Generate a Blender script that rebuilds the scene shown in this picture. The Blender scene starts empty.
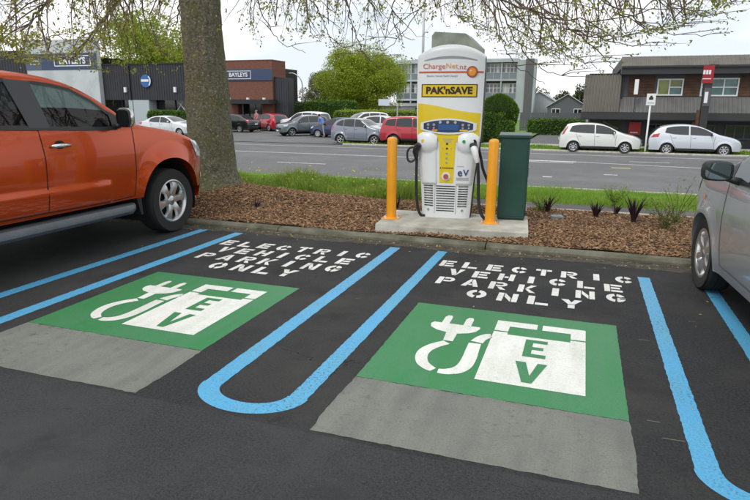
import bpy, bmesh, math, random
import numpy as np
from mathutils import Vector, Matrix
R_ = math.radians
random.seed(7); rng = np.random.default_rng(7)
sc = bpy.context.scene
COL = sc.collection

# ------------------------------------------------------------------ camera
cam_d = bpy.data.cameras.new('camera'); cam = bpy.data.objects.new('camera', cam_d); COL.objects.link(cam)
YAW, PITCH, ROLL = 0.335111, 0.243645, 0.006673
fw = Vector((-math.sin(YAW)*math.cos(PITCH), math.cos(YAW)*math.cos(PITCH), -math.sin(PITCH)))
rt0 = Vector((math.cos(YAW), math.sin(YAW), 0)); up0 = rt0.cross(fw)
rt = rt0*math.cos(ROLL) + up0*math.sin(ROLL); up = rt.cross(fw)
mw = Matrix((rt, up, -fw)).transposed().to_4x4(); mw.translation = Vector((0, 0, 1.52))
cam.matrix_world = mw
cam_d.sensor_width = 36; cam_d.lens = 585.875/750*36
cam_d.clip_start = 0.05; cam_d.clip_end = 3000
sc.camera = cam

# ------------------------------------------------------------------ sky and sun
SUN_EL, SUN_AZ = 52, 200      # azimuth measured clockwise from +Y; the sun stands behind the camera, a little left
w = bpy.data.worlds.new('World'); sc.world = w; w.use_nodes = True
nt = w.node_tree; nt.nodes.clear()
def N(tree, t, **kw):
    n = tree.nodes.new(t)
    for k, v in kw.items():
        if k in n.inputs.keys() if isinstance(k, str) else False: n.inputs[k].default_value = v
        else: setattr(n, k, v)
    return n
out = N(nt, 'ShaderNodeOutputWorld'); bg = N(nt, 'ShaderNodeBackground')
sky = N(nt, 'ShaderNodeTexSky'); sky.sky_type = 'NISHITA'; sky.sun_disc = False
sky.sun_elevation = R_(SUN_EL); sky.sun_rotation = R_(SUN_AZ); sky.air_density = 1.0; sky.dust_density = 2.0
tc = N(nt, 'ShaderNodeTexCoord'); mp = N(nt, 'ShaderNodeMapping'); mp.inputs['Scale'].default_value = (1.0, 1.0, 3.2)
mp.inputs['Location'].default_value = (5.3, 2.2, 0.9)
nz = N(nt, 'ShaderNodeTexNoise'); nz.inputs['Scale'].default_value = 2.3; nz.inputs['Detail'].default_value = 7; nz.inputs['Roughness'].default_value = .55
nt.links.new(tc.outputs['Generated'], mp.inputs['Vector']); nt.links.new(mp.outputs['Vector'], nz.inputs['Vector'])
cr = N(nt, 'ShaderNodeValToRGB'); cr.color_ramp.elements[0].position = .38; cr.color_ramp.elements[0].color = (9.0, 9.8, 10.7, 1)
cr.color_ramp.elements[1].position = .56; cr.color_ramp.elements[1].color = (13.2, 13.1, 13.0, 1)
nt.links.new(nz.outputs['Fac'], cr.inputs['Fac'])
mx = N(nt, 'ShaderNodeMix'); mx.data_type = 'RGBA'; mx.inputs['Factor'].default_value = .9
nt.links.new(sky.outputs['Color'], mx.inputs[6]); nt.links.new(cr.outputs['Color'], mx.inputs[7])
nt.links.new(mx.outputs[2], bg.inputs['Color']); bg.inputs['Strength'].default_value = .1
nt.links.new(bg.outputs[0], out.inputs['Surface'])
sd = bpy.data.lights.new('sun', 'SUN'); sd.energy = 1.4; sd.angle = R_(22); sd.color = (1, .96, .9)
sun = bpy.data.objects.new('sun', sd); COL.objects.link(sun)
az, el = R_(SUN_AZ), R_(SUN_EL)
sun_dir = Vector((math.sin(az)*math.cos(el), math.cos(az)*math.cos(el), math.sin(el)))
sun.rotation_euler = sun_dir.to_track_quat('Z', 'Y').to_euler()
sc.view_settings.view_transform = 'Standard'; sc.view_settings.look = 'None'
sc.view_settings.exposure = 0.06; sc.view_settings.gamma = 1; sc.view_settings.use_curve_mapping = False
sc.cycles.max_bounces = 8; sc.cycles.transparent_max_bounces = 16

# ------------------------------------------------------------------ materials
MATS = {}
def L3(c): return (c[0], c[1], c[2], 1)
def M(name, col=(.5,.5,.5), rough=.6, metal=0, var=.0, vscale=6, col2=None, bump=0, bscale=60, coat=0, spec=.5, emit=None, island=0, detail=4, dirt=None, noise_w=.5):
    """principled material: base colour varied by noise (or per mesh island), optional fine bump"""
    if name in MATS: return MATS[name]
    m = bpy.data.materials.new(name); m.use_nodes = True; MATS[name] = m
    t = m.node_tree; b = t.nodes['Principled BSDF']
    b.inputs['Base Color'].default_value = L3(col); b.inputs['Roughness'].default_value = rough
    b.inputs['Metallic'].default_value = metal; b.inputs['Specular IOR Level'].default_value = spec
    b.inputs['Coat Weight'].default_value = coat; b.inputs['Coat Roughness'].default_value = .03
    if emit: b.inputs['Emission Color'].default_value = L3(emit[0]); b.inputs['Emission Strength'].default_value = emit[1]
    tcn = N(t, 'ShaderNodeTexCoord'); last = None
    if var or col2 or island:
        c2 = col2 or tuple(min(1, c*(1+var)) for c in col); c1 = col if col2 else tuple(c*(1-var) for c in col)
        mix = N(t, 'ShaderNodeMix'); mix.data_type = 'RGBA'; mix.inputs[6].default_value = L3(c1); mix.inputs[7].default_value = L3(c2)
        if island:
            g = N(t, 'ShaderNodeNewGeometry'); t.links.new(g.outputs['Random Per Island'], mix.inputs['Factor'])
        else:
            n = N(t, 'ShaderNodeTexNoise'); n.inputs['Scale'].default_value = vscale; n.inputs['Detail'].default_value = detail
            t.links.new(tcn.outputs['Object'], n.inputs['Vector'])
            mr = N(t, 'ShaderNodeMapRange'); mr.inputs['From Min'].default_value = .5-noise_w/2*.6; mr.inputs['From Max'].default_value = .5+noise_w/2*.6
            t.links.new(n.outputs['Fac'], mr.inputs['Value']); t.links.new(mr.outputs['Result'], mix.inputs['Factor'])
        last = mix.outputs[2]
    if dirt:   # (colour, scale, low, high): a second, patchy layer
        n = N(t, 'ShaderNodeTexNoise'); n.inputs['Scale'].default_value = dirt[1]; n.inputs['Detail'].default_value = 8; n.inputs['Roughness'].default_value = .65
        t.links.new(tcn.outputs['Object'], n.inputs['Vector'])
        mr = N(t, 'ShaderNodeMapRange'); mr.inputs['From Min'].default_value = dirt[2]; mr.inputs['From Max'].default_value = dirt[3]
        t.links.new(n.outputs['Fac'], mr.inputs['Value'])
        mix = N(t, 'ShaderNodeMix'); mix.data_type = 'RGBA'; mix.inputs[7].default_value = L3(dirt[0])
        if last: t.links.new(last, mix.inputs[6])
        else: mix.inputs[6].default_value = L3(col)
        t.links.new(mr.outputs['Result'], mix.inputs['Factor']); last = mix.outputs[2]
    if last: t.links.new(last, b.inputs['Base Color'])
    if bump:
        n = N(t, 'ShaderNodeTexNoise'); n.inputs['Scale'].default_value = bscale; n.inputs['Detail'].default_value = 5
        t.links.new(tcn.outputs['Object'], n.inputs['Vector'])
        bp = N(t, 'ShaderNodeBump'); bp.inputs['Strength'].default_value = bump; bp.inputs['Distance'].default_value = .02
        t.links.new(n.outputs['Fac'], bp.inputs['Height']); t.links.new(bp.outputs['Normal'], b.inputs['Normal'])
    return m

def asphalt(name, col, stain, dark, scale=1.0, speck=.5, cracks=False):
    m = bpy.data.materials.new(name); m.use_nodes = True; t = m.node_tree; b = t.nodes['Principled BSDF']; MATS[name] = m
    tcn = N(t, 'ShaderNodeTexCoord')
    def noise(s, d=4, r=.5):
        n = N(t, 'ShaderNodeTexNoise'); n.inputs['Scale'].default_value = s; n.inputs['Detail'].default_value = d; n.inputs['Roughness'].default_value = r
        t.links.new(tcn.outputs['Object'], n.inputs['Vector']); return n.outputs['Fac']
    def rng_(v, a, c):
        mr = N(t, 'ShaderNodeMapRange'); mr.inputs['From Min'].default_value = a; mr.inputs['From Max'].default_value = c
        t.links.new(v, mr.inputs['Value']); return mr.outputs['Result']
    def mixc(a, bb, f):
        x = N(t, 'ShaderNodeMix'); x.data_type = 'RGBA'
        for s, v in ((6, a), (7, bb)):
            if isinstance(v, tuple): x.inputs[s].default_value = L3(v)
            else: t.links.new(v, x.inputs[s])
        t.links.new(f, x.inputs['Factor']); return x.outputs[2]
    c = mixc(tuple(v*.86 for v in col), tuple(v*1.14 for v in col), rng_(noise(220*scale, 2), .3, .7))
    c = mixc(tuple(v*.45 for v in col), c, rng_(noise(70*scale, 5, .72), .36, .54))
    c = mixc(c, tuple(min(1, v*1.9) for v in col), rng_(noise(48*scale, 6, .8), .56, .72))
    c = mixc(c, stain, rng_(noise(.9*scale, 8, .68), .44, .70))
    c = mixc(c, dark, rng_(noise(1.7*scale, 7, .66), .54, .72))
    v = N(t, 'ShaderNodeTexVoronoi'); v.inputs['Scale'].default_value = 150*scale; t.links.new(tcn.outputs['Object'], v.inputs['Vector'])
    sp = N(t, 'ShaderNodeMath'); sp.operation = 'LESS_THAN'; sp.inputs[1].default_value = .16; t.links.new(v.outputs['Distance'], sp.inputs[0])
    sm = N(t, 'ShaderNodeMath'); sm.operation = 'MULTIPLY'; sm.inputs[1].default_value = speck; t.links.new(sp.outputs[0], sm.inputs[0])
    c = mixc(c, tuple(min(1, x*2.6) for x in col), sm.outputs[0])
    if cracks:   # hairline cracks here and there, and small oil drips
        nd = N(t, 'ShaderNodeTexNoise'); nd.inputs['Scale'].default_value = 3; nd.inputs['Detail'].default_value = 5; t.links.new(tcn.outputs['Object'], nd.inputs['Vector'])
        ad = N(t, 'ShaderNodeMix'); ad.data_type = 'RGBA'; ad.blend_type = 'ADD'; ad.inputs['Factor'].default_value = .35; t.links.new(tcn.outputs['Object'], ad.inputs[6]); t.links.new(nd.outputs['Color'], ad.inputs[7])
        ve = N(t, 'ShaderNodeTexVoronoi'); ve.feature = 'DISTANCE_TO_EDGE'; ve.inputs['Scale'].default_value = .75; t.links.new(ad.outputs[2], ve.inputs['Vector'])
        le = N(t, 'ShaderNodeMath'); le.operation = 'LESS_THAN'; le.inputs[1].default_value = .0013; t.links.new(ve.outputs['Distance'], le.inputs[0])
        mk = N(t, 'ShaderNodeMath'); mk.operation = 'MULTIPLY'; t.links.new(le.outputs[0], mk.inputs[0]); t.links.new(rng_(noise(.8, 3), .56, .62), mk.inputs[1])
        c = mixc(c, tuple(v*.35 for v in col), mk.outputs[0])
        vd = N(t, 'ShaderNodeTexVoronoi'); vd.inputs['Scale'].default_value = 2.6; vd.inputs['Randomness'].default_value = 1; t.links.new(ad.outputs[2], vd.inputs['Vector'])
        dr = N(t, 'ShaderNodeMapRange'); dr.inputs['From Min'].default_value = .13; dr.inputs['From Max'].default_value = .03; t.links.new(vd.outputs['Distance'], dr.inputs['Value'])
        dm = N(t, 'ShaderNodeMath'); dm.operation = 'MULTIPLY'; t.links.new(dr.outputs['Result'], dm.inputs[0]); t.links.new(rng_(noise(1.2, 3), .52, .62), dm.inputs[1])
        c = mixc(c, tuple(v*.42 for v in col), dm.outputs[0])
    t.links.new(c, b.inputs['Base Color'])
    b.inputs['Roughness'].default_value = .9; b.inputs['Specular IOR Level'].default_value = .18
    bp = N(t, 'ShaderNodeBump'); bp.inputs['Strength'].default_value = .8; bp.inputs['Distance'].default_value = .008
    t.links.new(noise(110*scale, 4, .75), bp.inputs['Height']); t.links.new(bp.outputs['Normal'], b.inputs['Normal'])
    return m

def paint(name, col, under, lo=.70, hi=.74, rough=.55, scale=60, shade=None, grain=.5):
    """road paint with chips worn through to the asphalt"""
    m = bpy.data.materials.new(name); m.use_nodes = True; t = m.node_tree; b = t.nodes['Principled BSDF']; MATS[name] = m
    tcn = N(t, 'ShaderNodeTexCoord')
    def nz_(s, d, a, c, r=.6):
        n = N(t, 'ShaderNodeTexNoise'); n.inputs['Scale'].default_value = s; n.inputs['Detail'].default_value = d; n.inputs['Roughness'].default_value = r
        t.links.new(tcn.outputs['Object'], n.inputs['Vector'])
        mr = N(t, 'ShaderNodeMapRange'); mr.inputs['From Min'].default_value = a; mr.inputs['From Max'].default_value = c
        t.links.new(n.outputs['Fac'], mr.inputs['Value']); return mr.outputs['Result'], n.outputs['Fac']
    x1 = N(t, 'ShaderNodeMix'); x1.data_type = 'RGBA'; x1.inputs[6].default_value = L3(col); x1.inputs[7].default_value = L3(shade or tuple(c*.72 for c in col))
    st = N(t, 'ShaderNodeMapping'); st.inputs['Scale'].default_value = (5, .7, 1); t.links.new(tcn.outputs['Object'], st.inputs['Vector'])
    ns = N(t, 'ShaderNodeTexNoise'); ns.inputs['Scale'].default_value = 2.2; ns.inputs['Detail'].default_value = 6; t.links.new(st.outputs[0], ns.inputs['Vector'])
    av = N(t, 'ShaderNodeMath'); av.operation = 'MULTIPLY_ADD'; av.inputs[1].default_value = .5; hf = N(t, 'ShaderNodeMath'); hf.operation = 'MULTIPLY'; hf.inputs[1].default_value = .5
    t.links.new(ns.outputs['Fac'], hf.inputs[0]); t.links.new(nz_(2.1, 8, 0, 1, .68)[1], av.inputs[0]); t.links.new(hf.outputs[0], av.inputs[2])
    sr_ = N(t, 'ShaderNodeMapRange'); sr_.inputs['From Min'].default_value = .42; sr_.inputs['From Max'].default_value = .62; t.links.new(av.outputs[0], sr_.inputs['Value']); t.links.new(sr_.outputs['Result'], x1.inputs['Factor'])
    x3 = N(t, 'ShaderNodeMix'); x3.data_type = 'RGBA'; x3.blend_type = 'MULTIPLY'; x3.inputs['Factor'].default_value = grain   # grain of the stone showing through
    cg = N(t, 'ShaderNodeValToRGB'); cg.color_ramp.elements[0].position = .34; cg.color_ramp.elements[0].color = (.45,.45,.45,1); cg.color_ramp.elements[1].position = .56; cg.color_ramp.elements[1].color = (1,1,1,1)
    t.links.new(nz_(95, 4, 0, 1)[1], cg.inputs['Fac']); t.links.new(x1.outputs[2], x3.inputs[6]); t.links.new(cg.outputs['Color'], x3.inputs[7])
    x2 = N(t, 'ShaderNodeMix'); x2.data_type = 'RGBA'; x2.inputs[7].default_value = L3(under)
    pm = N(t, 'ShaderNodeMath'); pm.operation = 'MULTIPLY'; t.links.new(nz_(scale, 5, lo, hi)[0], pm.inputs[0]); t.links.new(nz_(1.3, 4, .40, .62)[0], pm.inputs[1])
    t.links.new(x3.outputs[2], x2.inputs[6]); t.links.new(pm.outputs[0], x2.inputs['Factor'])
    t.links.new(x2.outputs[2], b.inputs['Base Color']); b.inputs['Roughness'].default_value = rough
    bp = N(t, 'ShaderNodeBump'); bp.inputs['Strength'].default_value = .3; bp.inputs['Distance'].default_value = .006
    t.links.new(nz_(160, 3, 0, 1)[1], bp.inputs['Height']); t.links.new(bp.outputs['Normal'], b.inputs['Normal'])
    return m

def leafmat(name, c1, c2, trans=.35, rough=.5):
    m = bpy.data.materials.new(name); m.use_nodes = True; t = m.node_tree; b = t.nodes['Principled BSDF']; MATS[name] = m
    g = N(t, 'ShaderNodeNewGeometry'); x = N(t, 'ShaderNodeMix'); x.data_type = 'RGBA'
    x.inputs[6].default_value = L3(c1); x.inputs[7].default_value = L3(c2)
    tcn = N(t, 'ShaderNodeTexCoord'); ln = N(t, 'ShaderNodeTexNoise'); ln.inputs['Scale'].default_value = .9; ln.inputs['Detail'].default_value = 3; t.links.new(tcn.outputs['Object'], ln.inputs['Vector'])
    lr = N(t, 'ShaderNodeMapRange'); lr.inputs['From Min'].default_value = .35; lr.inputs['From Max'].default_value = .65; lr.inputs['To Max'].default_value = .5; t.links.new(ln.outputs['Fac'], lr.inputs['Value'])
    lm = N(t, 'ShaderNodeMath'); lm.operation = 'MULTIPLY_ADD'; lm.inputs[1].default_value = .5; t.links.new(g.outputs['Random Per Island'], lm.inputs[0]); t.links.new(lr.outputs['Result'], lm.inputs[2])
    t.links.new(lm.outputs[0], x.inputs['Factor']); t.links.new(x.outputs[2], b.inputs['Base Color'])
    b.inputs['Roughness'].default_value = rough; b.inputs['Specular IOR Level'].default_value = .25
    tr = N(t, 'ShaderNodeBsdfTranslucent'); t.links.new(x.outputs[2], tr.inputs['Color'])
    ms = N(t, 'ShaderNodeMixShader'); ms.inputs[0].default_value = trans
    t.links.new(b.outputs[0], ms.inputs[1]); t.links.new(tr.outputs[0], ms.inputs[2])
    t.links.new(ms.outputs[0], t.nodes['Material Output'].inputs['Surface'])
    return m

def glassmat(name, tint, see=.45, rough=.02):
    m = bpy.data.materials.new(name); m.use_nodes = True; t = m.node_tree; b = t.nodes['Principled BSDF']; MATS[name] = m
    b.inputs['Base Color'].default_value = L3((.01,.012,.014)); b.inputs['Roughness'].default_value = rough; b.inputs['Specular IOR Level'].default_value = .7
    tr = N(t, 'ShaderNodeBsdfTransparent'); tr.inputs['Color'].default_value = L3(tint)
    ms = N(t, 'ShaderNodeMixShader'); ms.inputs[0].default_value = see
    t.links.new(b.outputs[0], ms.inputs[1]); t.links.new(tr.outputs[0], ms.inputs[2])
    t.links.new(ms.outputs[0], t.nodes['Material Output'].inputs['Surface'])
    return m

# ------------------------------------------------------------------ mesh helpers
class MB:
    def __init__(s): s.v = []; s.f = []
    def add(s, vs, fs):
        o = len(s.v); s.v += [tuple(v) for v in vs]; s.f += [tuple(i+o for i in f) for f in fs]; return s
    def box(s, x0, x1, y0, y1, z0, z1):
        return s.add([(x0,y0,z0),(x1,y0,z0),(x1,y1,z0),(x0,y1,z0),(x0,y0,z1),(x1,y0,z1),(x1,y1,z1),(x0,y1,z1)],
                     [(0,3,2,1),(4,5,6,7),(0,1,5,4),(1,2,6,5),(2,3,7,6),(3,0,4,7)])
    def prism(s, pts, ax, a, b):
        """polygon (p, q) extruded along axis ax (0 x, 1 y, 2 z) from a to b"""
        n = len(pts)
        def mk(p, t): return ((t, p[0], p[1]), (p[0], t, p[1]), (p[0], p[1], t))[ax]
        return s.add([mk(p, a) for p in pts]+[mk(p, b) for p in pts],
                     [tuple(range(n))[::-1], tuple(range(n, 2*n))]+[(i, (i+1)%n, n+(i+1)%n, n+i) for i in range(n)])
    def tube(s, pts, rad, n=8, cap=True):
        pts = [Vector(p) for p in pts]; m = len(pts)
        if not hasattr(rad, '__len__'): rad = [rad]*m
        base = len(s.v); prev = None
        for i, p in enumerate(pts):
            d = (pts[min(i+1, m-1)]-pts[max(i-1, 0)])
            if d.length < 1e-9: d = Vector((0,0,1))
            d.normalize()
            if prev is None:
                a = d.orthogonal().normalized()
            else:
                a = prev - d*prev.dot(d)
                a = a.normalized() if a.length > 1e-6 else d.orthogonal().normalized()
            prev = a; b = d.cross(a)
            for k in range(n):
                t = 2*math.pi*k/n
                s.v.append(tuple(p + (a*math.cos(t)+b*math.sin(t))*rad[i]))
        for i in range(m-1):
            for k in range(n):
                k2 = (k+1)%n
                s.f.append((base+i*n+k, base+i*n+k2, base+(i+1)*n+k2, base+(i+1)*n+k))
        if cap:
            s.f.append(tuple(base+k for k in range(n))[::-1]); s.f.append(tuple(base+(m-1)*n+k for k in range(n)))
        return s
    def lathe(s, prof, n=24, ax=2, c=(0,0,0), cap=True):
        """profile (r, t) revolved about axis ax"""
        base = len(s.v); m = len(prof)
        for r, t in prof:
            for k in range(n):
                a = 2*math.pi*k/n; p, q = r*math.cos(a), r*math.sin(a)
                v = ((t,p,q),(q,t,p),(p,q,t))[ax]
                s.v.append((v[0]+c[0], v[1]+c[1], v[2]+c[2]))
        for i in range(m-1):
            for k in range(n):
                k2 = (k+1)%n; s.f.append((base+i*n+k, base+i*n+k2, base+(i+1)*n+k2, base+(i+1)*n+k))
        if cap:
            if prof[0][0] > 1e-6: s.f.append(tuple(base+k for k in range(n))[::-1])
            if prof[-1][0] > 1e-6: s.f.append(tuple(base+(m-1)*n+k for k in range(n)))
        return s
    def grid(s, P):
        """P[i][j] points"""
        a, b = len(P), len(P[0]); base = len(s.v)
        for row in P: s.v += [tuple(p) for p in row]
        for i in range(a-1):
            for j in range(b-1):
                s.f.append((base+i*b+j, base+(i+1)*b+j, base+(i+1)*b+j+1, base+i*b+j+1))
        return s
    def xform(s, m, i0=0):
        for i in range(i0, len(s.v)): s.v[i] = tuple(m @ Vector(s.v[i]))
        return s
    def mesh(s, name, mat=None, smooth=False, fix=True, auto=None):
        me = bpy.data.meshes.new(name); me.from_pydata(s.v, [], s.f); me.update()
        if fix:
            bm = bmesh.new(); bm.from_mesh(me); bmesh.ops.remove_doubles(bm, verts=bm.verts, dist=1e-5)
            bmesh.ops.recalc_face_normals(bm, faces=bm.faces); bm.to_mesh(me); bm.free()
        if mat: me.materials.append(MATS[mat] if isinstance(mat, str) else mat)
        if smooth:
            me.polygons.foreach_set('use_smooth', [True]*len(me.polygons))
            if auto: me.set_sharp_from_angle(angle=R_(auto))
        return me
    def build(s, name, mat, parent=None, smooth=False, bevel=0, auto=None, fix=True, seg=2):
        return link(name, s.mesh(name, mat, smooth, fix, auto), parent, bevel, seg)
def link(name, me, parent=None, bevel=0, seg=2):
    o = bpy.data.objects.new(name, me); COL.objects.link(o)
    if parent: o.parent = parent
    if bevel:
        b = o.modifiers.new('bevel', 'BEVEL'); b.width = bevel; b.segments = seg; b.limit_method = 'ANGLE'; b.angle_limit = R_(40)
    return o
def empty(name, loc=(0,0,0), rz=0, label=None, cat=None, group=None):
    o = bpy.data.objects.new(name, None); COL.objects.link(o); o.location = loc; o.rotation_euler = (0,0,rz); o.empty_display_size = .1
    if label: tag(o, label, cat, group)
    return o
def tag(o, label=None, cat=None, group=None, kind=None):
    if label: o['label'] = label
    if cat: o['category'] = cat
    if group: o['group'] = group
    if kind: o['kind'] = kind
    return o
def copy_tree(o, parent=None):
    c = o.copy(); COL.objects.link(c); c.parent = parent
    for ch in list(o.children): copy_tree(ch, c)
    return c
def np_mesh(name, V, F, mat, smooth=False):
    """fast mesh from arrays; F is (n,3) or (n,4)"""
    me = bpy.data.meshes.new(name); V = np.asarray(V, np.float32); F = np.asarray(F, np.int32); k = F.shape[1]
    me.vertices.add(len(V)); me.vertices.foreach_set('co', V.ravel())
    me.loops.add(F.size); me.loops.foreach_set('vertex_index', F.ravel())
    me.polygons.add(len(F)); me.polygons.foreach_set('loop_start', np.arange(0, F.size, k, dtype=np.int32))
    me.polygons.foreach_set('loop_total', np.full(len(F), k, np.int32))
    me.update(calc_edges=True); me.validate()
    if mat: me.materials.append(MATS[mat] if isinstance(mat, str) else mat)
    if smooth: me.polygons.foreach_set('use_smooth', [True]*len(me.polygons))
    return me
def text_mb(txt, size=1, bold=0, depth=.002, sx=1, space=1):
    """lettering as flat solid letters in the x-z plane, facing -y, centred"""
    cu = bpy.data.curves.new('t', 'FONT'); cu.body = txt; cu.size = size; cu.align_x = 'CENTER'; cu.align_y = 'CENTER'
    cu.extrude = depth/2; cu.offset = bold; cu.resolution_u = 3; cu.space_character = space
    ob = bpy.data.objects.new('t', cu); COL.objects.link(ob)
    dg = bpy.context.evaluated_depsgraph_get(); me = ob.evaluated_get(dg).to_mesh()
    mb = MB(); mb.add([(v.co.x*sx, -v.co.z, v.co.y) for v in me.vertices], [tuple(p.vertices) for p in me.polygons])
    ob.evaluated_get(dg).to_mesh_clear(); bpy.data.objects.remove(ob); bpy.data.curves.remove(cu)
    return mb
def leaves_mesh(name, P, size, mat, up=.3, aspect=.55, seed=1, jitter=.35, dirs=None):
    """one leaf-shaped quad (a folded rhomb) at each point"""
    r = np.random.default_rng(seed); n = len(P); P = np.asarray(P)
    d = r.normal(size=(n,3)) if dirs is None else np.asarray(dirs)+r.normal(size=(n,3))*.4
    d /= np.linalg.norm(d, axis=1)[:,None]
    nn = r.normal(size=(n,3)); nn[:,2] += up*3
    s = np.cross(d, nn); s /= np.linalg.norm(s, axis=1)[:,None]+1e-9
    L = size*(1+r.uniform(-jitter, jitter, n))[:,None]
    V = np.stack([P, P+d*L*.5+s*L*aspect*.5, P+d*L, P+d*L*.5-s*L*aspect*.5], 1).reshape(-1,3)
    F = np.arange(4*n).reshape(n,4)
    return np_mesh(name, V, F, mat)
# ------------------------------------------------------------------ common materials
asphalt('car_park_asphalt', (.041,.042,.044), (.058,.057,.054), (.027,.027,.028), 1.0, .55, True)
asphalt('road_asphalt', (.155,.158,.162), (.18,.18,.178), (.125,.127,.13), .5, .25)
asphalt('aisle_asphalt', (.050,.052,.055), (.064,.065,.065), (.038,.039,.041), 1.15, .8, True)
asphalt('path_asphalt', (.12,.115,.112), (.16,.155,.145), (.085,.083,.08), .8, .3)
paint('blue_paint', (.08,.385,.68), (.04,.05,.055), .55, .64, .5, 60, (.10,.38,.58), .5)
paint('white_stencil_paint', (.80,.80,.77), (.08,.08,.08), .58, .70, .55, 50, (.64,.64,.61))
paint('white_symbol_paint', (.80,.81,.77), (.30,.45,.36), .56, .76, .5, 24, (.66,.69,.62), .3)
paint('green_paint', (.026,.215,.066), (.03,.11,.055), .60, .80, .5, 40, (.050,.215,.092), .4)
paint('grey_coating', (.185,.20,.172), (.07,.07,.065), .56, .74, .75, 20, (.145,.155,.138), .38)
paint('road_line_paint', (.62,.62,.61), (.18,.18,.18), .55, .75, .6, 6)
M('concrete', (.46,.45,.40), .85, var=.18, vscale=5, bump=.25, bscale=90, dirt=((.27,.26,.20), 3, .48, .72))
M('kerb_concrete', (.17,.165,.125), .9, var=.22, vscale=6, bump=.4, bscale=70, dirt=((.075,.078,.045), 2.6, .40, .66))
M('soil', (.11,.06,.035), .95, var=.35, vscale=9, bump=.6, bscale=40)
M('mulch', (.066,.036,.019), .9, col2=(.44,.265,.14), island=1)
M('grass_ground', (.10,.19,.025), .95, var=.3, vscale=3, bump=.5, bscale=30)
M('far_ground', (.16,.17,.12), .95, var=.3, vscale=.05)
leafmat('grass_blade', (.12,.23,.02), (.28,.44,.055), .3)
M('black_plastic', (.02,.02,.021), .45); M('black_rubber', (.018,.018,.018), .75, bump=.1, bscale=120)
M('chrome', (.75,.75,.76), .12, 1); M('steel', (.42,.43,.44), .35, .9); M('galvanised', (.5,.51,.52), .5, .7)
M('white_enamel', (.78,.79,.78), .35); M('rim_silver', (.56,.57,.58), .28, .85); M('dark_gap', (.008,.008,.008), .9)
M('headlamp', (.62,.66,.70), .08, .3, coat=1); M('tail_lamp', (.42,.015,.02), .12, coat=1); M('amber_lamp', (.75,.25,.02), .2, coat=1)
M('plate', (.75,.75,.72), .4)
M('tinted_glass', (.018,.022,.025), .04, spec=.8); M('seat_cloth', (.05,.05,.052), .9, bump=.2); M('trim_grey', (.042,.045,.05), .45)
glassmat('cabin_glass', (.72,.86,.83), .52)

# ------------------------------------------------------------------ ground
ROAD_Z = -.85
def sheet(name, prof, x0, x1, mat, nx=1, fn=None, parent=None):
    """strip following a profile [(y, z)] between x0 and x1"""
    P = []
    for i in range(nx+1):
        x = x0+(x1-x0)*i/nx
        P.append([(x, y, z+(fn(x, y) if fn else 0)) for y, z in prof])
    return MB().grid(P).build(name, mat, parent, smooth=True, fix=False)
g = MB().grid([[(-900,-300,-1.0),(-900,1500,-1.0)],[(900,-300,-1.0),(900,1500,-1.0)]]).build('ground', 'far_ground', fix=False); tag(g, kind='structure')
def spline(pts, n=40):
    pts = [Vector((p[0], p[1], 0)) for p in pts]; out_ = []; m = len(pts)-1
    for i in range(n+1):
        t = i/n*m; k = min(int(t), m-1); u = t-k; p0, p1, p2, p3 = pts[max(k-1,0)], pts[k], pts[k+1], pts[min(k+2,m)]
        out_.append(.5*((2*p1)+(-p0+p2)*u+(2*p0-5*p1+4*p2-p3)*u*u+(-p0+3*p1-3*p2+p3)*u**3))
    return out_
car_park = sheet('car_park', [(-60,0),(0,0),(3,0),(6.2,0)], -70, 70, 'car_park_asphalt', 20); tag(car_park, kind='structure')
road = sheet('road', [(17.55,ROAD_Z),(33.0,ROAD_Z)], -200, 200, 'road_asphalt', 8); tag(road, kind='structure')
fore = sheet('forecourt', [(33.1,ROAD_Z+.02),(40,ROAD_Z+.03),(49.9,ROAD_Z+.05)], -120, -13.6, 'road_asphalt', 4); tag(fore, kind='structure')
side_st = sheet('side_street', [(33.1,ROAD_Z-.01),(40,ROAD_Z),(90,ROAD_Z)], -3.6, -.9, 'road_asphalt', 2); tag(side_st, kind='structure')
ra, rb_ = [], []
for i in range(300):
    x = -9+14*i/299; ra.append((x, 2.262+.012*math.sin(x*2.3)+random.uniform(-.006,.006), .0008)); rb_.append((x, -6, .0008))
MB().grid([rb_, ra]).build('aisle_surface', 'aisle_asphalt', car_park, fix=False)
# near kerb, cast in lengths
kerb = empty('kerb', (0,6.2,0)); tag(kerb, kind='structure')
kp = [(0,-.1),(.008,.030),(.035,.056),(.11,.064),(.13,.05),(.13,-.1)]
kx = [-40,-25,-16,-11.2,-8.4,-5.9,-3.42,-.9,1.55,4.0,7.4,14,25,40]
for a, b in zip(kx[:-1], kx[1:]):
    mb = MB(); n = max(2, int((b-a)/.25)); sec = []
    for i in range(n+1):
        x = a+.006+(b-a-.012)*i/n; e = .5 if i in (0, n) else 1
        sec.append([(x, p[0]+random.uniform(-.004,.004)*e, p[1]+random.uniform(-.004,.003)) for p in kp])
    mb.grid(sec).add(sec[0], [tuple(range(6))]).add(sec[-1], [tuple(range(6))[::-1]])
    mb.build('kerb_length', 'kerb_concrete', kerb, smooth=True, auto=35)
# paved gutter dirt just before the kerb
M('gutter_grit', (.062,.058,.042), .95, var=.4, vscale=14, bump=.4, bscale=120)
def gut(x, y): return 0
gm = MB(); rowa, rowb = [], []
for i in range(400):
    x = -10+14*i/399
    rowa.append((x, 6.06-.05*random.random()-.07*math.sin(x*1.7)**2, .0012)); rowb.append((x, 6.205, .006))
gm.grid([rowa, rowb]).build('gutter', 'gutter_grit', car_park, fix=False)
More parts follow.
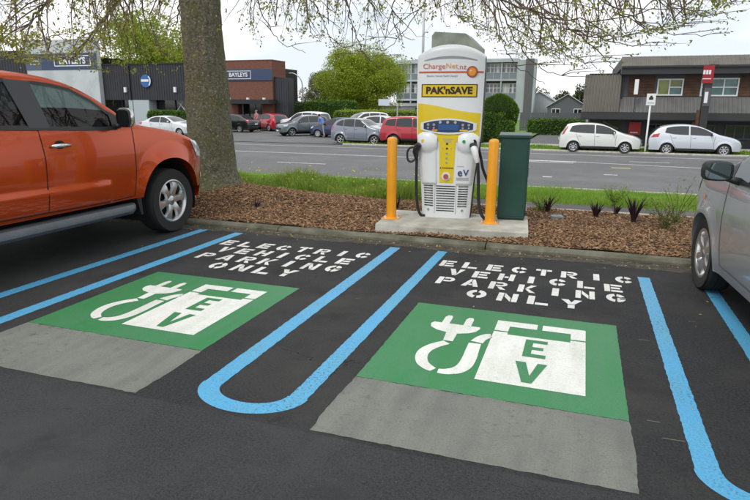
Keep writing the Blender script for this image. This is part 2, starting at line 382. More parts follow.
# garden bed
def bed_z(x, y):
    t = min(1, max(0, (y-6.33)/.5)); back = min(1, max(0, (8.72-y)/.4))
    mound = .17*math.exp(-((x+5.6)/1.6)**2-((y-7.9)/.75)**2)+.06*math.exp(-((x+4)/2.2)**2-((y-7.7)/.6)**2)
    return .06+.035*t*back+mound+.012*math.sin(x*5.1+y*3)*math.cos(y*6-x*2)
ys = [6.34+2.38*i/26 for i in range(27)]
P = [[(x, y, bed_z(x, y)) for y in ys] for x in np.linspace(-14, 9, 185)]
bed = MB().grid(P).build('garden_bed', 'soil', smooth=True, fix=False); tag(bed, kind='structure')
for a, b in ((-40,-14),(9,40)):
    MB().grid([[(x, y, .07) for y in (6.34, 7.5, 8.72)] for x in (a, b)]).build('bed_soil', 'soil', bed, fix=False)
edge = MB().box(-40,40,8.72,8.80,-.2,.075).build('concrete_edging', 'concrete', bed, bevel=.01)
# mulch chips
def chips(n, xr, yr, seed, smin, smax, lift):
    r = np.random.default_rng(seed)
    x = r.uniform(*xr, n); y = r.uniform(*yr, n); z = np.array([bed_z(a, b) for a, b in zip(x, y)])+r.uniform(0, lift, n)
    L = r.uniform(smin, smax, n); W = L*r.uniform(.22,.5,n); T = r.uniform(.003,.009,n)
    yaw = r.uniform(0, 2*np.pi, n); pit = r.normal(0,.30,n); rol = r.normal(0,.35,n)
    c = np.array([(-1,-1,-1),(1,-.7,-1),(1,.8,-1),(-1,1,-1),(-1,-1,1),(1,-.7,1),(1,.8,1),(-1,1,1)])*.5
    V = c[None]*np.stack([L,W,T],1)[:,None]
    cy, sy = np.cos(yaw), np.sin(yaw); cp, sp = np.cos(pit), np.sin(pit); cr_, sr = np.cos(rol), np.sin(rol)
    X, Yv, Z = V[...,0], V[...,1], V[...,2]
    Y1 = Yv*cr_[:,None]-Z*sr[:,None]; Z1 = Yv*sr[:,None]+Z*cr_[:,None]
    X2 = X*cp[:,None]+Z1*sp[:,None]; Z2 = -X*sp[:,None]+Z1*cp[:,None]
    X3 = X2*cy[:,None]-Y1*sy[:,None]; Y3 = X2*sy[:,None]+Y1*cy[:,None]
    V = np.stack([X3+x[:,None], Y3+y[:,None], Z2+z[:,None]], -1).reshape(-1,3)
    q = np.array([(0,3,2,1),(4,5,6,7),(0,1,5,4),(1,2,6,5),(2,3,7,6),(3,0,4,7)])
    F = (q[None]+8*np.arange(n)[:,None,None]).reshape(-1,4)
    return V, F
V1, F1 = chips(70000, (-9.5,4.5), (6.34,8.70), 3, .016, .062, .018)
V2, F2 = chips(26000, (-9.5,4.5), (6.34,8.70), 4, .006, .022, .028); F1 = np.concatenate([F1, F2+len(V1)]); V1 = np.concatenate([V1, V2])
o = link('bark_mulch', np_mesh('bark_mulch', V1, F1, 'mulch')); tag(o, 'brown bark mulch spread over the garden bed behind the kerb', 'mulch', kind='stuff')
# asphalt path and grass verge falling to the road
path = sheet('footpath', [(8.80,.03),(10.15,-.07)], -60, 60, 'path_asphalt', 10); tag(path, kind='structure')
VP = [(10.1,-.10),(10.4,-.07),(12,-.2),(14,-.45),(16,-.68),(17.0,-.74),(17.3,-.745)]
def verge_z(y): return float(np.interp(y, [p[0] for p in VP], [p[1] for p in VP]))
verge = sheet('grass_verge', VP, -80, 80, 'grass_ground', 40, lambda x, y: .03*math.sin(x*1.3+y)); tag(verge, kind='structure')
rk = MB().prism([(17.3,-1.0),(17.3,-.735),(17.42,-.735),(17.45,-.76),(17.55,-.84),(17.55,-1.0)], 0, -80, 80).build('road_kerb', 'concrete'); tag(rk, kind='structure')
fk = MB().prism([(33.0,-1.0),(33.0,-.79),(33.04,-.76),(33.15,-.76),(33.15,-1.0)], 0, -13.6, 60).build('far_kerb', 'concrete'); tag(fk, kind='structure')
fv = sheet('far_verge', [(33.15,-.775),(35.2,-.72)], -13.6, 60, 'grass_ground', 10); tag(fv, kind='structure')
fp = sheet('far_footpath', [(35.2,-.715),(36.9,-.70)], -13.6, 60, 'concrete', 10); tag(fp, kind='structure')
fl = sheet('far_lawn', [(36.9,-.74),(60,-.7),(120,-.7)], -13.6, -3.6, 'grass_ground', 6); tag(fl, kind='structure')
# road markings
def rmark(x0, x1, y0, y1, col='road_line_paint'):
    MB().box(x0, x1, y0, y1, ROAD_Z-.02, ROAD_Z+.004).build('road_marking', col, road)
rmark(-80,60,17.62,17.75); rmark(-60,-.3,26.35,26.5); rmark(-2.4,-.2,26.9,27.25); rmark(-60,60,31.0,31.12)
MB().prism([(-.2,27.0),(14,24.5),(14,24.62),(-.2,27.12)], 2, ROAD_Z-.02, ROAD_Z+.0045).build('road_marking', 'road_line_paint', road)
for i in range(14):
    x = -48+i*6.0
    if not -4 < x < 1: rmark(x, x+2.2, 21.9, 22.02)
for i in range(4): rmark(2.0+i*4.5, 3.6+i*4.5, 28.1, 28.22)
paint('yellow_line_paint', (.60,.50,.25), (.14,.14,.14), .5, .7, .6, 6)
rmark(1.15,1.85,24.9,25.15,'yellow_line_paint'); rmark(-1.2,-.9,20.8,21.0); rmark(.8,1.25,22.3,22.45)

# ------------------------------------------------------------------ painted bay markings on the car park
def decal(name, polys, z, mat, parent=car_park, th=.0):
    mb = MB()
    for p in polys: mb.add([(x, y, z) for x, y in p], [tuple(range(len(p)))])
    o = mb.build(name, mat, parent)
    for pl in o.data.polygons:
        if pl.normal.z < 0: o.data.flip_normals(); break
    return o
def jig(x0, x1, y0, y1, n=130, amp=.0028):
    """long strip with slightly uneven edges, as quads"""
    L = [(x0+random.uniform(-amp,amp), y0+(y1-y0)*i/n) for i in range(n+1)]; Rr = [(x1+random.uniform(-amp,amp), y0+(y1-y0)*i/n) for i in range(n+1)]
    return [[L[i], Rr[i], Rr[i+1], L[i+1]] for i in range(n)]
def loop(xa, xb, xc, xd, yend, ytop, ry, label):
    """two lines joined by a rounded end towards the aisle"""
    cx = (xa+xd)/2; ro, ri = (xd-xa)/2, (xc-xb)/2; polys = []
    polys += jig(xa, xb, yend, ytop[0])+jig(xc, xd, yend, ytop[1])
    n = 28; A = [math.pi+math.pi*i/n for i in range(n+1)]
    O = [(cx+(ro+.006)*math.cos(a), yend+ry*math.sin(a)) for a in A]; I = [(cx+(ri-.004)*math.cos(a), yend+(ry-.105)*math.sin(a)) for a in A]
    polys += [[O[i], O[i+1], I[i+1], I[i]] for i in range(n)]
    o = decal('blue_bay_line', polys, .0016, 'blue_paint'); o['label'] = label
loop(-1.895,-1.780,-1.366,-1.261, 2.545, (5.96,5.97), .245, 'blue painted bay divider with rounded end between the two green panels')
loop(.578,.679,1.087,1.191, 2.56, (5.66,5.66), .245, 'blue painted bay divider beside the silver car')
loop(-4.399,-4.280,-3.889,-3.768, 2.545, (6.03,6.0), .245, 'blue painted bay divider beside the orange utility')
BAYS = (0.0, -2.497)
def ragged(pts, amp, step=.03):
    out_ = []
    for a, b in zip(pts, pts[1:]+pts[:1]):
        n = max(1, int(math.hypot(b[0]-a[0], b[1]-a[1])/step))
        for i in range(n):
            k = 0 if i == 0 else 1; out_.append((a[0]+(b[0]-a[0])*i/n+random.gauss(0,amp)*.5*k, a[1]+(b[1]-a[1])*i/n+random.gauss(0,amp)*.5*k))
    return out_
for bx in BAYS:
    decal('grey_coating_patch', [ragged([(-1.12+bx,2.28),(.335+bx,2.295),(.345+bx,2.60),(.335+bx,2.886),(-1.118+bx,2.886),(-1.13+bx,2.5)], .004)], .0015, 'grey_coating')
    gp = decal('green_panel', [ragged([(-1.116+bx,2.89),(.335+bx,2.89),(.335+bx,4.268),(-1.116+bx,4.268)], .0025)], .0016, 'green_paint')
    S = []
    # white charger box with a chamfered stencil break across its top
    S.append([(-.47+bx,3.865),(-.47+bx,3.085),(.13+bx,3.085),(.13+bx,3.865),(.035+bx,3.865),(.035+bx,3.83),(-.375+bx,3.83),(-.375+bx,3.865)])
    S.append([(-.47+bx,3.885),(-.375+bx,3.885),(-.375+bx,3.985),(-.19+bx,3.985),(-.19+bx,4.085),(-.47+bx,4.085)])
    S.append([(-.155+bx,3.985),(.035+bx,3.985),(.035+bx,3.885),(.13+bx,3.885),(.13+bx,4.085),(-.155+bx,4.085)])
    # cable: strokes
    def stroke(pts, wd):
        m_ = len(pts); pts = [Vector((p.x+bx, p.y)) for p in spline(pts, 30)]; Lf, Rt = [], []
        wd = list(np.interp(np.linspace(0, 1, 31), np.linspace(0, 1, m_), wd))
        for i, p in enumerate(pts):
            d = (pts[min(i+1,len(pts)-1)]-pts[max(i-1,0)]).normalized(); nrm = Vector((-d.y, d.x))
            ww = wd[i] if hasattr(wd,'__len__') else wd
            Lf.append(p+nrm*ww/2); Rt.append(p-nrm*ww/2)
        return [[tuple(Lf[i]), tuple(Rt[i]), tuple(Rt[i+1]), tuple(Lf[i+1])] for i in range(len(pts)-1)]
    S += stroke([(-.735,3.555),(-.80,3.47),(-.835,3.38),(-.835,3.29),(-.805,3.20),(-.755,3.145),(-.72,3.125)], [.066,.072,.076,.076,.074,.068,.054])
    S += stroke([(-.69,3.118),(-.64,3.125),(-.585,3.165),(-.555,3.24),(-.548,3.36),(-.552,3.48),(-.555,3.60)], [.054,.072,.084,.088,.088,.084,.08])
    S += stroke([(-.548,3.625),(-.53,3.70),(-.495,3.755),(-.472,3.765)], [.085,.075,.07,.07])
    # plug
    S.append([(x+bx, y) for x, y in [(-.90,3.90),(-.915,3.86),(-.90,3.80),(-.85,3.755),(-.775,3.73),(-.765,3.585),(-.70,3.585),(-.70,3.725),(-.625,3.76),(-.585,3.80),(-.565,3.865),(-.57,3.895)]])
    S.append([(x+bx, y) for x, y in [(-.845,3.899),(-.79,3.899),(-.79,4.02),(-.80,4.06),(-.83,4.06),(-.845,4.02)]])
    S.append([(x+bx, y) for x, y in [(-.69,3.897),(-.635,3.897),(-.635,4.02),(-.645,4.06),(-.675,4.06),(-.69,4.02)]])
    decal('charging_symbol', S, .003, 'white_symbol_paint', gp)
    Gp = []
    e0 = -.245+bx
    for p in ([(0,3.50),(.05,3.50),(.05,3.785),(0,3.785)],[(.05,3.735),(.14,3.735),(.14,3.785),(.05,3.785)],[(.05,3.62),(.12,3.62),(.12,3.667),(.05,3.667)],[(.05,3.50),(.14,3.50),(.14,3.552),(.05,3.552)]):
        Gp.append([(e0+x, y) for x, y in p])
    v0 = -.275+bx
    Gp.append([(v0,3.415),(v0+.062,3.415),(v0+.098,3.23),(v0+.062,3.135)]); Gp.append([(v0+.062,3.135),(v0+.098,3.23),(v0+.132,3.415),(v0+.188,3.415),(v0+.118,3.135)])
    decal('ev_letters', Gp, .0044, 'green_paint', gp)

# stencil alphabet on a 1 x 1 cell, bars broken as a stencil is
def arc(cx, cy, ro, ri, a0, a1, n=7, sx=1, sy=1):
    A = [R_(a0+(a1-a0)*i/n) for i in range(n+1)]
    o = [(cx+ro*sx*math.cos(a), cy+ro*sy*math.sin(a)) for a in A]; i_ = [(cx+ri*sx*math.cos(a), cy+ri*sy*math.sin(a)) for a in A]
    return [[o[k], o[k+1], i_[k+1], i_[k]] for k in range(n)]
def rc(x0, x1, y0, y1): return [(x0,y0),(x1,y0),(x1,y1),(x0,y1)]
def cshape(a0, a1): return [[(.5+(x-.5), y) for x, y in q] for q in arc(.5,.5,.5,.5-.30,a0,a1,10,1,1)]
def O_(): return arc(.5,.5,.5,.22,100,260,12)+arc(.5,.5,.5,.22,-80,80,12)
GL = {
 'E': [rc(0,.32,0,1), rc(.37,1,.76,1), rc(.37,.88,.39,.62), rc(.37,1,0,.24)],
 'L': [rc(0,.33,0,1), rc(.39,1,0,.25)],
 'I': [rc(.32,.68,0,1)],
 'T': [rc(.0,.30,.74,1), rc(.35,.65,0,1), rc(.70,1,.74,1)],
 'H': [rc(0,.32,0,1), rc(.68,1,0,1), rc(.37,.63,.38,.63)],
 'V': [[(0,1),(.34,1),(.60,.35),(.48,0),(.40,0)], [(.66,1),(1,1),(.60,0),(.52,0),(.635,.33)]],
 'Y': [[(0,1),(.36,1),(.5,.68),(.64,1),(1,1),(.66,.46),(.34,.46)], rc(.34,.66,0,.40)],
 'A': [[(0,0),(.30,0),(.48,.62),(.48,1),(.36,1)], [(.52,.62),(.70,0),(1,0),(.64,1),(.52,1)], [(.38,.16),(.62,.16),(.56,.36),(.44,.36)]],
 'N': [rc(0,.28,0,1), rc(.72,1,0,1), [(.33,1),(.33,.56),(.67,0),(.67,.44)]],
 'K': [rc(0,.32,0,1), [(.38,.48),(.66,1),(1,1),(.58,.50)], [(.42,.40),(.58,.47),(1,0),(.68,0)]],
 'P': [rc(0,.32,0,1), rc(.37,.62,.77,1), rc(.37,.62,.38,.59)]+arc(.62,.69,.38,.15,-90,90,8,1,.83),
 'R': [rc(0,.32,0,1), rc(.37,.62,.79,1), rc(.37,.62,.42,.61)]+arc(.62,.71,.38,.15,-90,90,8,1,.78)+[[(.46,.36),(.70,.36),(1,0),(.68,0)]],
 'C': arc(.5,.5,.5,.21,98,262,12)+arc(.5,.5,.5,.21,25,82,5)+arc(.5,.5,.5,.21,-82,-25,5),
 'G': arc(.5,.5,.5,.21,98,262,12)+arc(.5,.5,.5,.21,25,82,5)+arc(.5,.5,.5,.21,-82,-5,6)+[rc(.56,.98,.36,.52)],
 'O': O_()}
ROWS = [('ELECTRIC', -1.225, .505, 5.40, .215), ('VEHICLE', -1.085, .415, 5.115, .215), ('PARKING', -1.13, .42, 4.83, .215), ('ONLY', -.80, .085, 4.545, .215)]
for bx in BAYS:
    for word, x0, x1, y0, h in ROWS:
        n = len(word); pitch = (x1-x0+.10)/n
        for i, ch in enumerate(word):
            cw = pitch-.085
            ox = x0+i*pitch+bx+random.uniform(-.006,.006); oy = y0+random.uniform(-.008,.008)
            decal('stencil_letter', [[(ox+p[0]*cw, oy+p[1]*h) for p in q] for q in GL[ch]], .0016, 'white_stencil_paint')
# ------------------------------------------------------------------ charging station on its plinth
PADR = R_(5.6)
M('charger_white', (.76,.79,.80), .3, coat=.3, var=.02, vscale=3, dirt=((.60,.61,.58), 5, .60, .82)); M('charger_yellow', (.76,.57,.012), .35, coat=.3); M('charger_black', (.022,.022,.024), .5)
M('bollard_orange', (.84,.345,.005), .38, coat=.3, var=.05, vscale=4, dirt=((.60,.25,.02), 6, .62, .85))
M('cabinet_green', (.012,.062,.046), .42, var=.12, vscale=3, dirt=((.03,.075,.06), 5, .55, .8))
M('screen_blue', (.03,.05,.10), .15, coat=1); M('screen_lit', (.03,.10,.28), .15, coat=1); M('logo_red', (.62,.10,.05), .4); M('logo_orange', (.80,.33,.02), .4)
M('logo_navy', (.03,.06,.20), .4); M('ink_black', (.015,.015,.015), .4); M('ink_grey', (.30,.32,.34), .5); M('sign_yellow', (.78,.53,.015), .4); M('button_red', (.45,.10,.06), .3); M('logo_green', (.02,.30,.10), .4)
plinth_root = MB()
pr = []
for i in range(15):
    x = 1.74*i/14
    pr.append([(x, -.005+random.uniform(-.004,.004), -.05), (x, random.uniform(-.004,.004), .145), (x, .012, .16), (x, .99, .16), (x, 1.0, .145), (x, 1.0, -.05)])
plinth_root.grid(pr).add(pr[0], [tuple(range(6))]).add(pr[-1], [tuple(range(6))[::-1]])
plinth = plinth_root.build('concrete_plinth', 'concrete', smooth=True, auto=35)
plinth.location = (-2.215,6.365,.0); plinth.rotation_euler = (0,0,PADR)
tag(plinth, 'low pale concrete plinth under the charging station and orange bollards', 'plinth')

ch = empty('charging_station', (-1.535,7.04,.16), PADR, 'tall white and yellow electric vehicle charging station between two orange bollards', 'charger')
def hw(z): return float(np.interp(z, [0,.05,.25,.5,.8,1.0,1.3,1.85,2.05], [.29,.297,.308,.325,.362,.383,.392,.396,.392]))
def ztop(x): return 2.045-.115*(abs(x)/.39)**2.2
def fy(x, z):
    t = min(1, abs(x)/hw(z)); return .055*t**5-.01*math.cos(min(1, abs(z-1)/1.1)*math.pi/2)
zs = [0,.02,.05]+[.1+.05*i for i in range(35)]+[1.83,1.88,1.93,1.97,2.0,2.02,2.035,2.045]; nx = 40
def warp(x, z):
    return z if z < 1.7 else 1.7+(z-1.7)*(ztop(x)-1.7)/(2.045-1.7)
P = []
for z in zs:
    row = [(hw(z)*1, .15, warp(hw(z), z))]
    for j in range(nx+1):
        x = hw(z)*(1-2*j/nx); e = max(0, (z-1.99)/.055); row.append((x, fy(x, z)+.05*e**2, warp(x, z)))
    row.append((-hw(z), .15, warp(hw(z), z))); P.append(row)
mb = MB().grid(P)
topf = [(P[-1][j]) for j in range(len(P[-1]))]
mb.grid([[(p[0], p[1], p[2]) for p in topf], [(p[0], .15, p[2]-.0005) for p in topf]])
mb.build('front_shell', 'charger_white', ch, smooth=True, auto=40)
# black rear housing
P = []
for z in zs:
    h = hw(z)+.003; P.append([(h,.13,warp(h,z)-.012),(h+.006,.2,warp(h,z)-.012),(h,.33,warp(h,z)-.02),(h-.02,.35,warp(h,z)-.02),(-h+.02,.35,warp(h,z)-.02),(-h,.33,warp(h,z)-.02),(-h-.006,.2,warp(h,z)-.012),(-h,.13,warp(h,z)-.012)])
mb = MB().grid(P); mb.add([(x, y, ztop(x)-.02) for x in (.37,.2,0,-.2,-.37) for y in (.13,.34)], [(0,1,3,2),(2,3,5,4),(4,5,7,6),(6,7,9,8)])
mb.build('rear_housing', 'charger_black', ch, smooth=True, auto=40)
def dpan(name, mat, x0, x1, top, bot, off=.002, nu=24, nv=8, parent=ch, hwclip=False):
    P = []
    for i in range(nu+1):
        x = x0+(x1-x0)*i/nu; row = []
        for j in range(nv+1):
            z = bot(x)+(top(x)-bot(x))*j/nv
            xx = x*hw(z)/hwclip if hwclip else x
            row.append((xx, fy(xx, z)-off, z))
        P.append(row)
    o = MB().grid(P).build(name, mat, parent, smooth=True, fix=False); return o
def dtext(name, txt, mat, x, z, size, bold=0, sx=1, off=.004, space=1, parent=ch):
    mb = text_mb(txt, size, bold, .001, sx, space)
    mb.v = [(a+x, b+fy(a+x, c+z)-off, c+z) for a, b, c in mb.v]
    return mb.build(name, mat, parent, fix=False)
def disc(name, mat, x, z, r, off=.004, rx=None, n=24, parent=ch, th=.004):
    mb = MB().lathe([(r, 0), (r, -th)], n, 1, (0,0,0)); s = (rx or r)/r
    y0 = fy(x, z)
    mb.v = [(a*s+x, b+y0-off+th, c+z) for a, b, c in mb.v]
    return mb.build(name, mat, parent)
# top groove: its shade drawn as a grey strip on the shell
dpan('shadow_groove', 'ink_grey', -.31, .31, lambda x: 1.905-.06*(x/.39)**2+.008*(1-(x/.31)**2), lambda x: 1.895-.06*(x/.39)**2-.012*(1-(x/.31)**2), .002, 20, 2)
# yellow livery: shoulder panel and centre column
cs = lambda x: 1.385-.125*(1/(1+math.exp(-(x+.02)*7)))
dpan('yellow_panel', 'charger_yellow', -.372, .372, cs, lambda x: .995 if abs(x) > .16 else .93, .0025, 60, 10, hwclip=.386)
dpan('yellow_column', 'charger_yellow', -.118, .118, lambda x: .99+.0, lambda x: .435, .003, 10, 10, hwclip=.45)
dpan('red_stripe', 'logo_red', -.375, .385, lambda x: 1.742, lambda x: 1.722, .0025, 20, 1)
dtext('station_lettering', 'Charge', 'logo_red', -.19, 1.797, .082, 0, 1.12); dtext('station_lettering', 'Net', 'logo_orange', .018, 1.80, .082, 0, 1.12); dtext('station_lettering', '.nz', 'logo_red', .138, 1.789, .082, 0, 1.12)
dtext('station_lettering', 'Electric Vehicle Rapid Charger', 'ink_grey', -.09, 1.69, .026, .0003, 1.15)
disc('badge_ring', 'ink_black', .255, 1.735, .064, .006); disc('badge_ring', 'logo_red', .255, 1.735, .058, .008); disc('badge_face', 'logo_orange', .255, 1.735, .042, .010); disc('badge_eye', 'white_enamel', .24, 1.745, .008, .012); disc('badge_eye', 'white_enamel', .27, 1.745, .008, .012)
dpan('store_sign', 'ink_black', -.335, .325, lambda x: 1.597, lambda x: 1.448, .004, 20, 2); dpan('store_sign_face', 'sign_yellow', -.322, .312, lambda x: 1.586, lambda x: 1.459, .006, 20, 2)
dtext('store_lettering', "PAK'nSAVE", 'ink_black', -.006, 1.522, .108, .0048, 1.07, .009)
# control console
arch = lambda x: 1.205-.055*(x/.33)**2; archb = lambda x: 1.03+.05*(x/.33)**2-.012
dpan('console_bezel', 'charger_white', -.335, .335, arch, archb, .012, 30, 4)
arch2 = lambda x: 1.185-.05*(x/.33)**2; archb2 = lambda x: 1.052+.045*(x/.33)**2-.010
dpan('console_face', 'screen_blue', -.295, .295, arch2, archb2, .016, 30, 4)
dpan('display_screen', 'screen_lit', -.115, .125, lambda x: 1.135, lambda x: 1.065, .018, 10, 2)
for x in (-.095, -.005, .085): disc('console_button', 'galvanised', x, 1.16-.01*abs(x), .017, .02)
for x in (-.24,-.17,.175,.245): disc('console_key', 'ink_grey', x, 1.13, .016, .019)
for x in (-.24,-.17,.175,.245): disc('console_key', 'ink_grey', x, 1.092, .012, .019)
dpan('console_label', 'logo_orange', -.19, -.125, lambda x: 1.075, lambda x: 1.056, .019, 4, 1); dpan('console_label', 'sign_yellow', .14, .235, lambda x: 1.075, lambda x: 1.058, .019, 4, 1)
for i in range(3): dpan('instruction_line', 'ink_grey', -.06+.012*i, .06-.012*i, lambda x: .965-.018*i, lambda x: .959-.018*i, .0045, 4, 1)
# holster pods
def pod(name, x, z, rx, rz, d, mat='charger_white'):
    mb = MB()
    P = []
    for i in range(15):
        a = math.pi/2*i/14; r = math.sin(a)**.8; h = math.cos(a)**.7
        P.append([(x+rx*r*math.cos(t)*(1 if 1 else 1), fy(max(-.36,min(.36,x)), z)+.02-d*h, z+rz*r*math.sin(t)) for t in [2*math.pi*k/32 for k in range(33)]])
    return mb.grid(P).build(name, mat, ch, smooth=True)
sst = lambda u: max(0, min(1, u))**2*(3-2*max(0, min(1, u)))
def wing(cx, sg):
    """holster pod and the smooth wing below it as one moulding"""
    P = []
    for i in range(31):
        x = sg*(.125+.245*i/30); row = []
        for j in range(49):
            z = .405+.655*j/48; xx = x*min(1, hw(z)/.372)
            q = ((xx-cx)/.150)**2+((z-.915)/.130)**2; p_ = .058*max(0, 1-q)**.62
            wg = .020*sst((abs(x)-.125)/.03)*sst((.372-abs(x))/.05)*sst((z-.405)/.03)*sst((.99-z)/.12)
            row.append((xx, fy(xx, z)-max(p_, wg)-.15*min(p_, wg)-(.003 if max(p_, wg) > .001 else -.004), z))
        P.append(row)
    MB().grid(P).build('holster_moulding', 'charger_white', ch, smooth=True, fix=False)
wing(-.252, -1); wing(.242, 1)
disc('socket_mark', 'sign_yellow', -.295, .94, .019, .064, th=.02); disc('socket_mark', 'logo_green', .20, .94, .019, .070, th=.02)
mb = MB().lathe([(.05,0),(.045,-.02)], 20, 1); mb.v = [(a*.75+.315, b-.020, c*1.5+.895) for a, b, c in mb.v]; mb.build('socket_recess', 'dark_gap', ch)
for z in (.905,.85,.79,.735,.68): disc('indicator_button', 'ink_black' if z > .84 else 'ink_grey', -.005, z, .013, .006, n=14)
for x in (-.055,.045): disc('indicator_button', 'ink_grey', x, .85, .006, .006, n=8)
dtext('warning_lettering', 'WARNING', 'ink_black', .012, .615, .024, .0005, 1.2, .006)
disc('warning_mark', 'ink_black', -.075, .615, .012, .006, n=3)
disc('button_surround', 'charger_white', -.005, .515, .052, .012, th=.01); disc('stop_button', 'button_red', -.005, .515, .030, .032, th=.022)
dtext('maker_lettering', 'e', 'logo_navy', .165, .565, .125, .002, 1.0, .032); dtext('maker_lettering', 'V', 'logo_navy', .235, .563, .105, .002, 1.0, .032)
for i in range(2): dpan('maker_strapline', 'ink_grey', .12, .27, lambda x: .505-.02*i, lambda x: .497-.02*i, .030, 4, 1)
dpan('maker_strapline', 'ink_grey', .125, .21, lambda x: .645, lambda x: .640, .030, 4, 1)
# ventilation slots
for ci, (xa, xb, n) in enumerate(((-.285,-.165,9), (-.125,.115,11), (.155,.275,9))):
    me = MB().box(-.5,.5,-.004,.004,-.0048,.0048).mesh('vent_slot', 'dark_gap')
    for k in range(n):
        z = .395-k*.0305; x = (xa+xb)/2
        o = link('vent_slot', me, ch); s = hw(z)/.325
        o.location = (x*s, fy(x*s, z)-.001, z); o.scale = ((xb-xa)*s, 1, 1)
        if ci != 1: o.rotation_euler = (0, 0, math.atan2(fy(xb*s,z)-fy(xa*s,z), (xb-xa)*s))
    if ci != 1:
        mb = MB().lathe([(.014,0),(.014,-.012)], 12, 1); o = mb.build('lock', 'steel', ch); o.location = ((xa+xb)/2*.95, fy((xa+xb)/2*.95,.10)+.002, .10)
for k in (-.135,.125): dpan('vent_rib', 'ink_grey', k-.003, k+.003, lambda x: .42, lambda x: .05, .0015, 1, 6)
# hoses and connectors
def bez(pts, n=40):
    pts = [Vector(p) for p in pts]; out_ = []
    m = len(pts)-1
    for i in range(n+1):
        t = i/n*m; k = min(int(t), m-1); u = t-k
        p0, p1, p2, p3 = pts[max(k-1,0)], pts[k], pts[k+1], pts[min(k+2,m)]
        out_.append(.5*((2*p1)+(-p0+p2)*u+(2*p0-5*p1+4*p2-p3)*u*u+(-p0+3*p1-3*p2+p3)*u**3))
    return out_
hs = MB().tube(bez([(-.375,.02,.72),(-.372,.0,.5),(-.365,-.005,.3),(-.345,-.01,.13),(-.31,.01,.025),(-.26,.03,.012)]), .017, 10); hs.build('charging_hose', 'black_rubber', ch, smooth=True, auto=50)
hs = MB().tube(bez([(.375,-.10,.70),(.392,-.095,.5),(.40,-.10,.33),(.42,-.12,.18),(.47,-.14,.06),(.56,-.10,.018),(.58,.02,.016)]), .019, 10); hs.build('charging_hose', 'black_rubber', ch, smooth=True, auto=50)
hs = MB().tube(bez([(.36,.14,.86),(.40,.12,.72),(.43,.10,.60),(.50,.10,.44),(.55,.12,.28),(.56,.16,.10),(.55,.20,.015)]), .017, 10); hs.build('charging_hose', 'black_rubber', ch, smooth=True, auto=50)
cn = MB().tube([(-.335,-.06,.90),(-.365,-.045,.86),(-.385,-.02,.80),(-.378,.01,.72)], [.03,.042,.038,.022], 12).build('connector', 'black_plastic', ch, smooth=True, auto=50)
MB().tube(bez([(-.39,-.02,.86),(-.45,-.02,.85),(-.485,-.02,.80),(-.48,-.02,.71),(-.44,-.02,.68),(-.39,-.01,.71)], 24), .013, 8).build('trigger_grip', 'black_plastic', cn, smooth=True)
cn = MB().tube([(.315,-.075,.875),(.335,-.10,.83),(.352,-.11,.77),(.368,-.105,.70)], [.040,.042,.036,.022], 12).build('connector', 'charger_white', ch, smooth=True, auto=50)
MB().tube([(.31,-.05,.90),(.318,-.08,.87)], [.046,.044], 14).build('connector_collar', 'black_plastic', cn, smooth=True, auto=50)

def bollard(loc, label):
    r = empty('bollard', loc, PADR, label, 'bollard', 'orange bollards guarding the charging station')
    MB().lathe([(.060,.008),(.060,.945),(.057,.962),(.045,.975),(.025,.983),(0,.985)], 32, 2).build('post', 'bollard_orange', r, smooth=True, auto=60)
    b = MB().box(-.105,.105,-.105,.105,.0,.010).build('base_plate', 'bollard_orange', r, bevel=.003)
    for sx in (-1,1):
        for sy in (-1,1):
            MB().lathe([(.013,.010),(.013,.020),(.007,.021),(.007,.03)], 6, 2, (sx*.082,sy*.082,0)).build('bolt', 'galvanised', b)
    MB().lathe([(.068,.010),(.061,.017)], 24, 2, cap=False).build('weld', 'bollard_orange', b, smooth=True)
bollard((-2.155,6.79,.16), 'orange steel bollard on the plinth left of the charging station')
bollard((-.965,6.915,.16), 'orange steel bollard on the plinth by the dark green cabinet')
cab = empty('power_cabinet', (-.755,7.185,.16), PADR, 'dark green metal power cabinet on the plinth behind an orange bollard', 'cabinet')
MB().box(-.165,.165,0,.42,.02,.985).build('body', 'cabinet_green', cab, bevel=.006)
MB().box(-.155,.155,.01,.41,-.003,.02).build('base', 'black_plastic', cab)
MB().add([(-.19,-.025,.985),(.19,-.025,.985),(.19,.445,.985),(-.19,.445,.985),(-.19,-.025,1.02),(.19,-.025,1.02),(.19,.445,1.035),(-.19,.445,1.035)], [(0,3,2,1),(4,5,6,7),(0,1,5,4),(1,2,6,5),(2,3,7,6),(3,0,4,7)]).build('lid', 'cabinet_green', cab, bevel=.006)
d = MB().box(-.148,.148,-.006,-.0005,.05,.965).build('door', 'cabinet_green', cab, bevel=.003)
d2 = MB().box(.1655,.172,.03,.39,.05,.965).build('door', 'cabinet_green', cab, bevel=.003)
for z in (.12,.80): MB().lathe([(.009,z),(.009,z+.07)], 10, 2, (.176,.035,0)).build('hinge', 'galvanised', d2)
MB().box(.172,.188,.28,.30,.50,.62).build('handle', 'galvanised', d2, bevel=.004); MB().box(.172,.176,.25,.33,.44,.50).build('latch_plate', 'white_enamel', d2)
MB().box(.172,.1735,.1,.2,.66,.76).build('warning_label', 'plate', d2)
# small block in the mulch
blk = MB().box(-.075,.075,-.06,.06,-.05,.085).build('concrete_block', 'concrete', bevel=.008); blk.location = (-.235,7.80,.06); blk.rotation_euler = (0,0,.35); M('block_grey', (.22,.25,.28), .9, var=.2, vscale=8, bump=.2); blk.data.materials[0] = MATS['block_grey']
tag(blk, 'small blue grey block half sunk in the mulch right of the plinth', 'block')
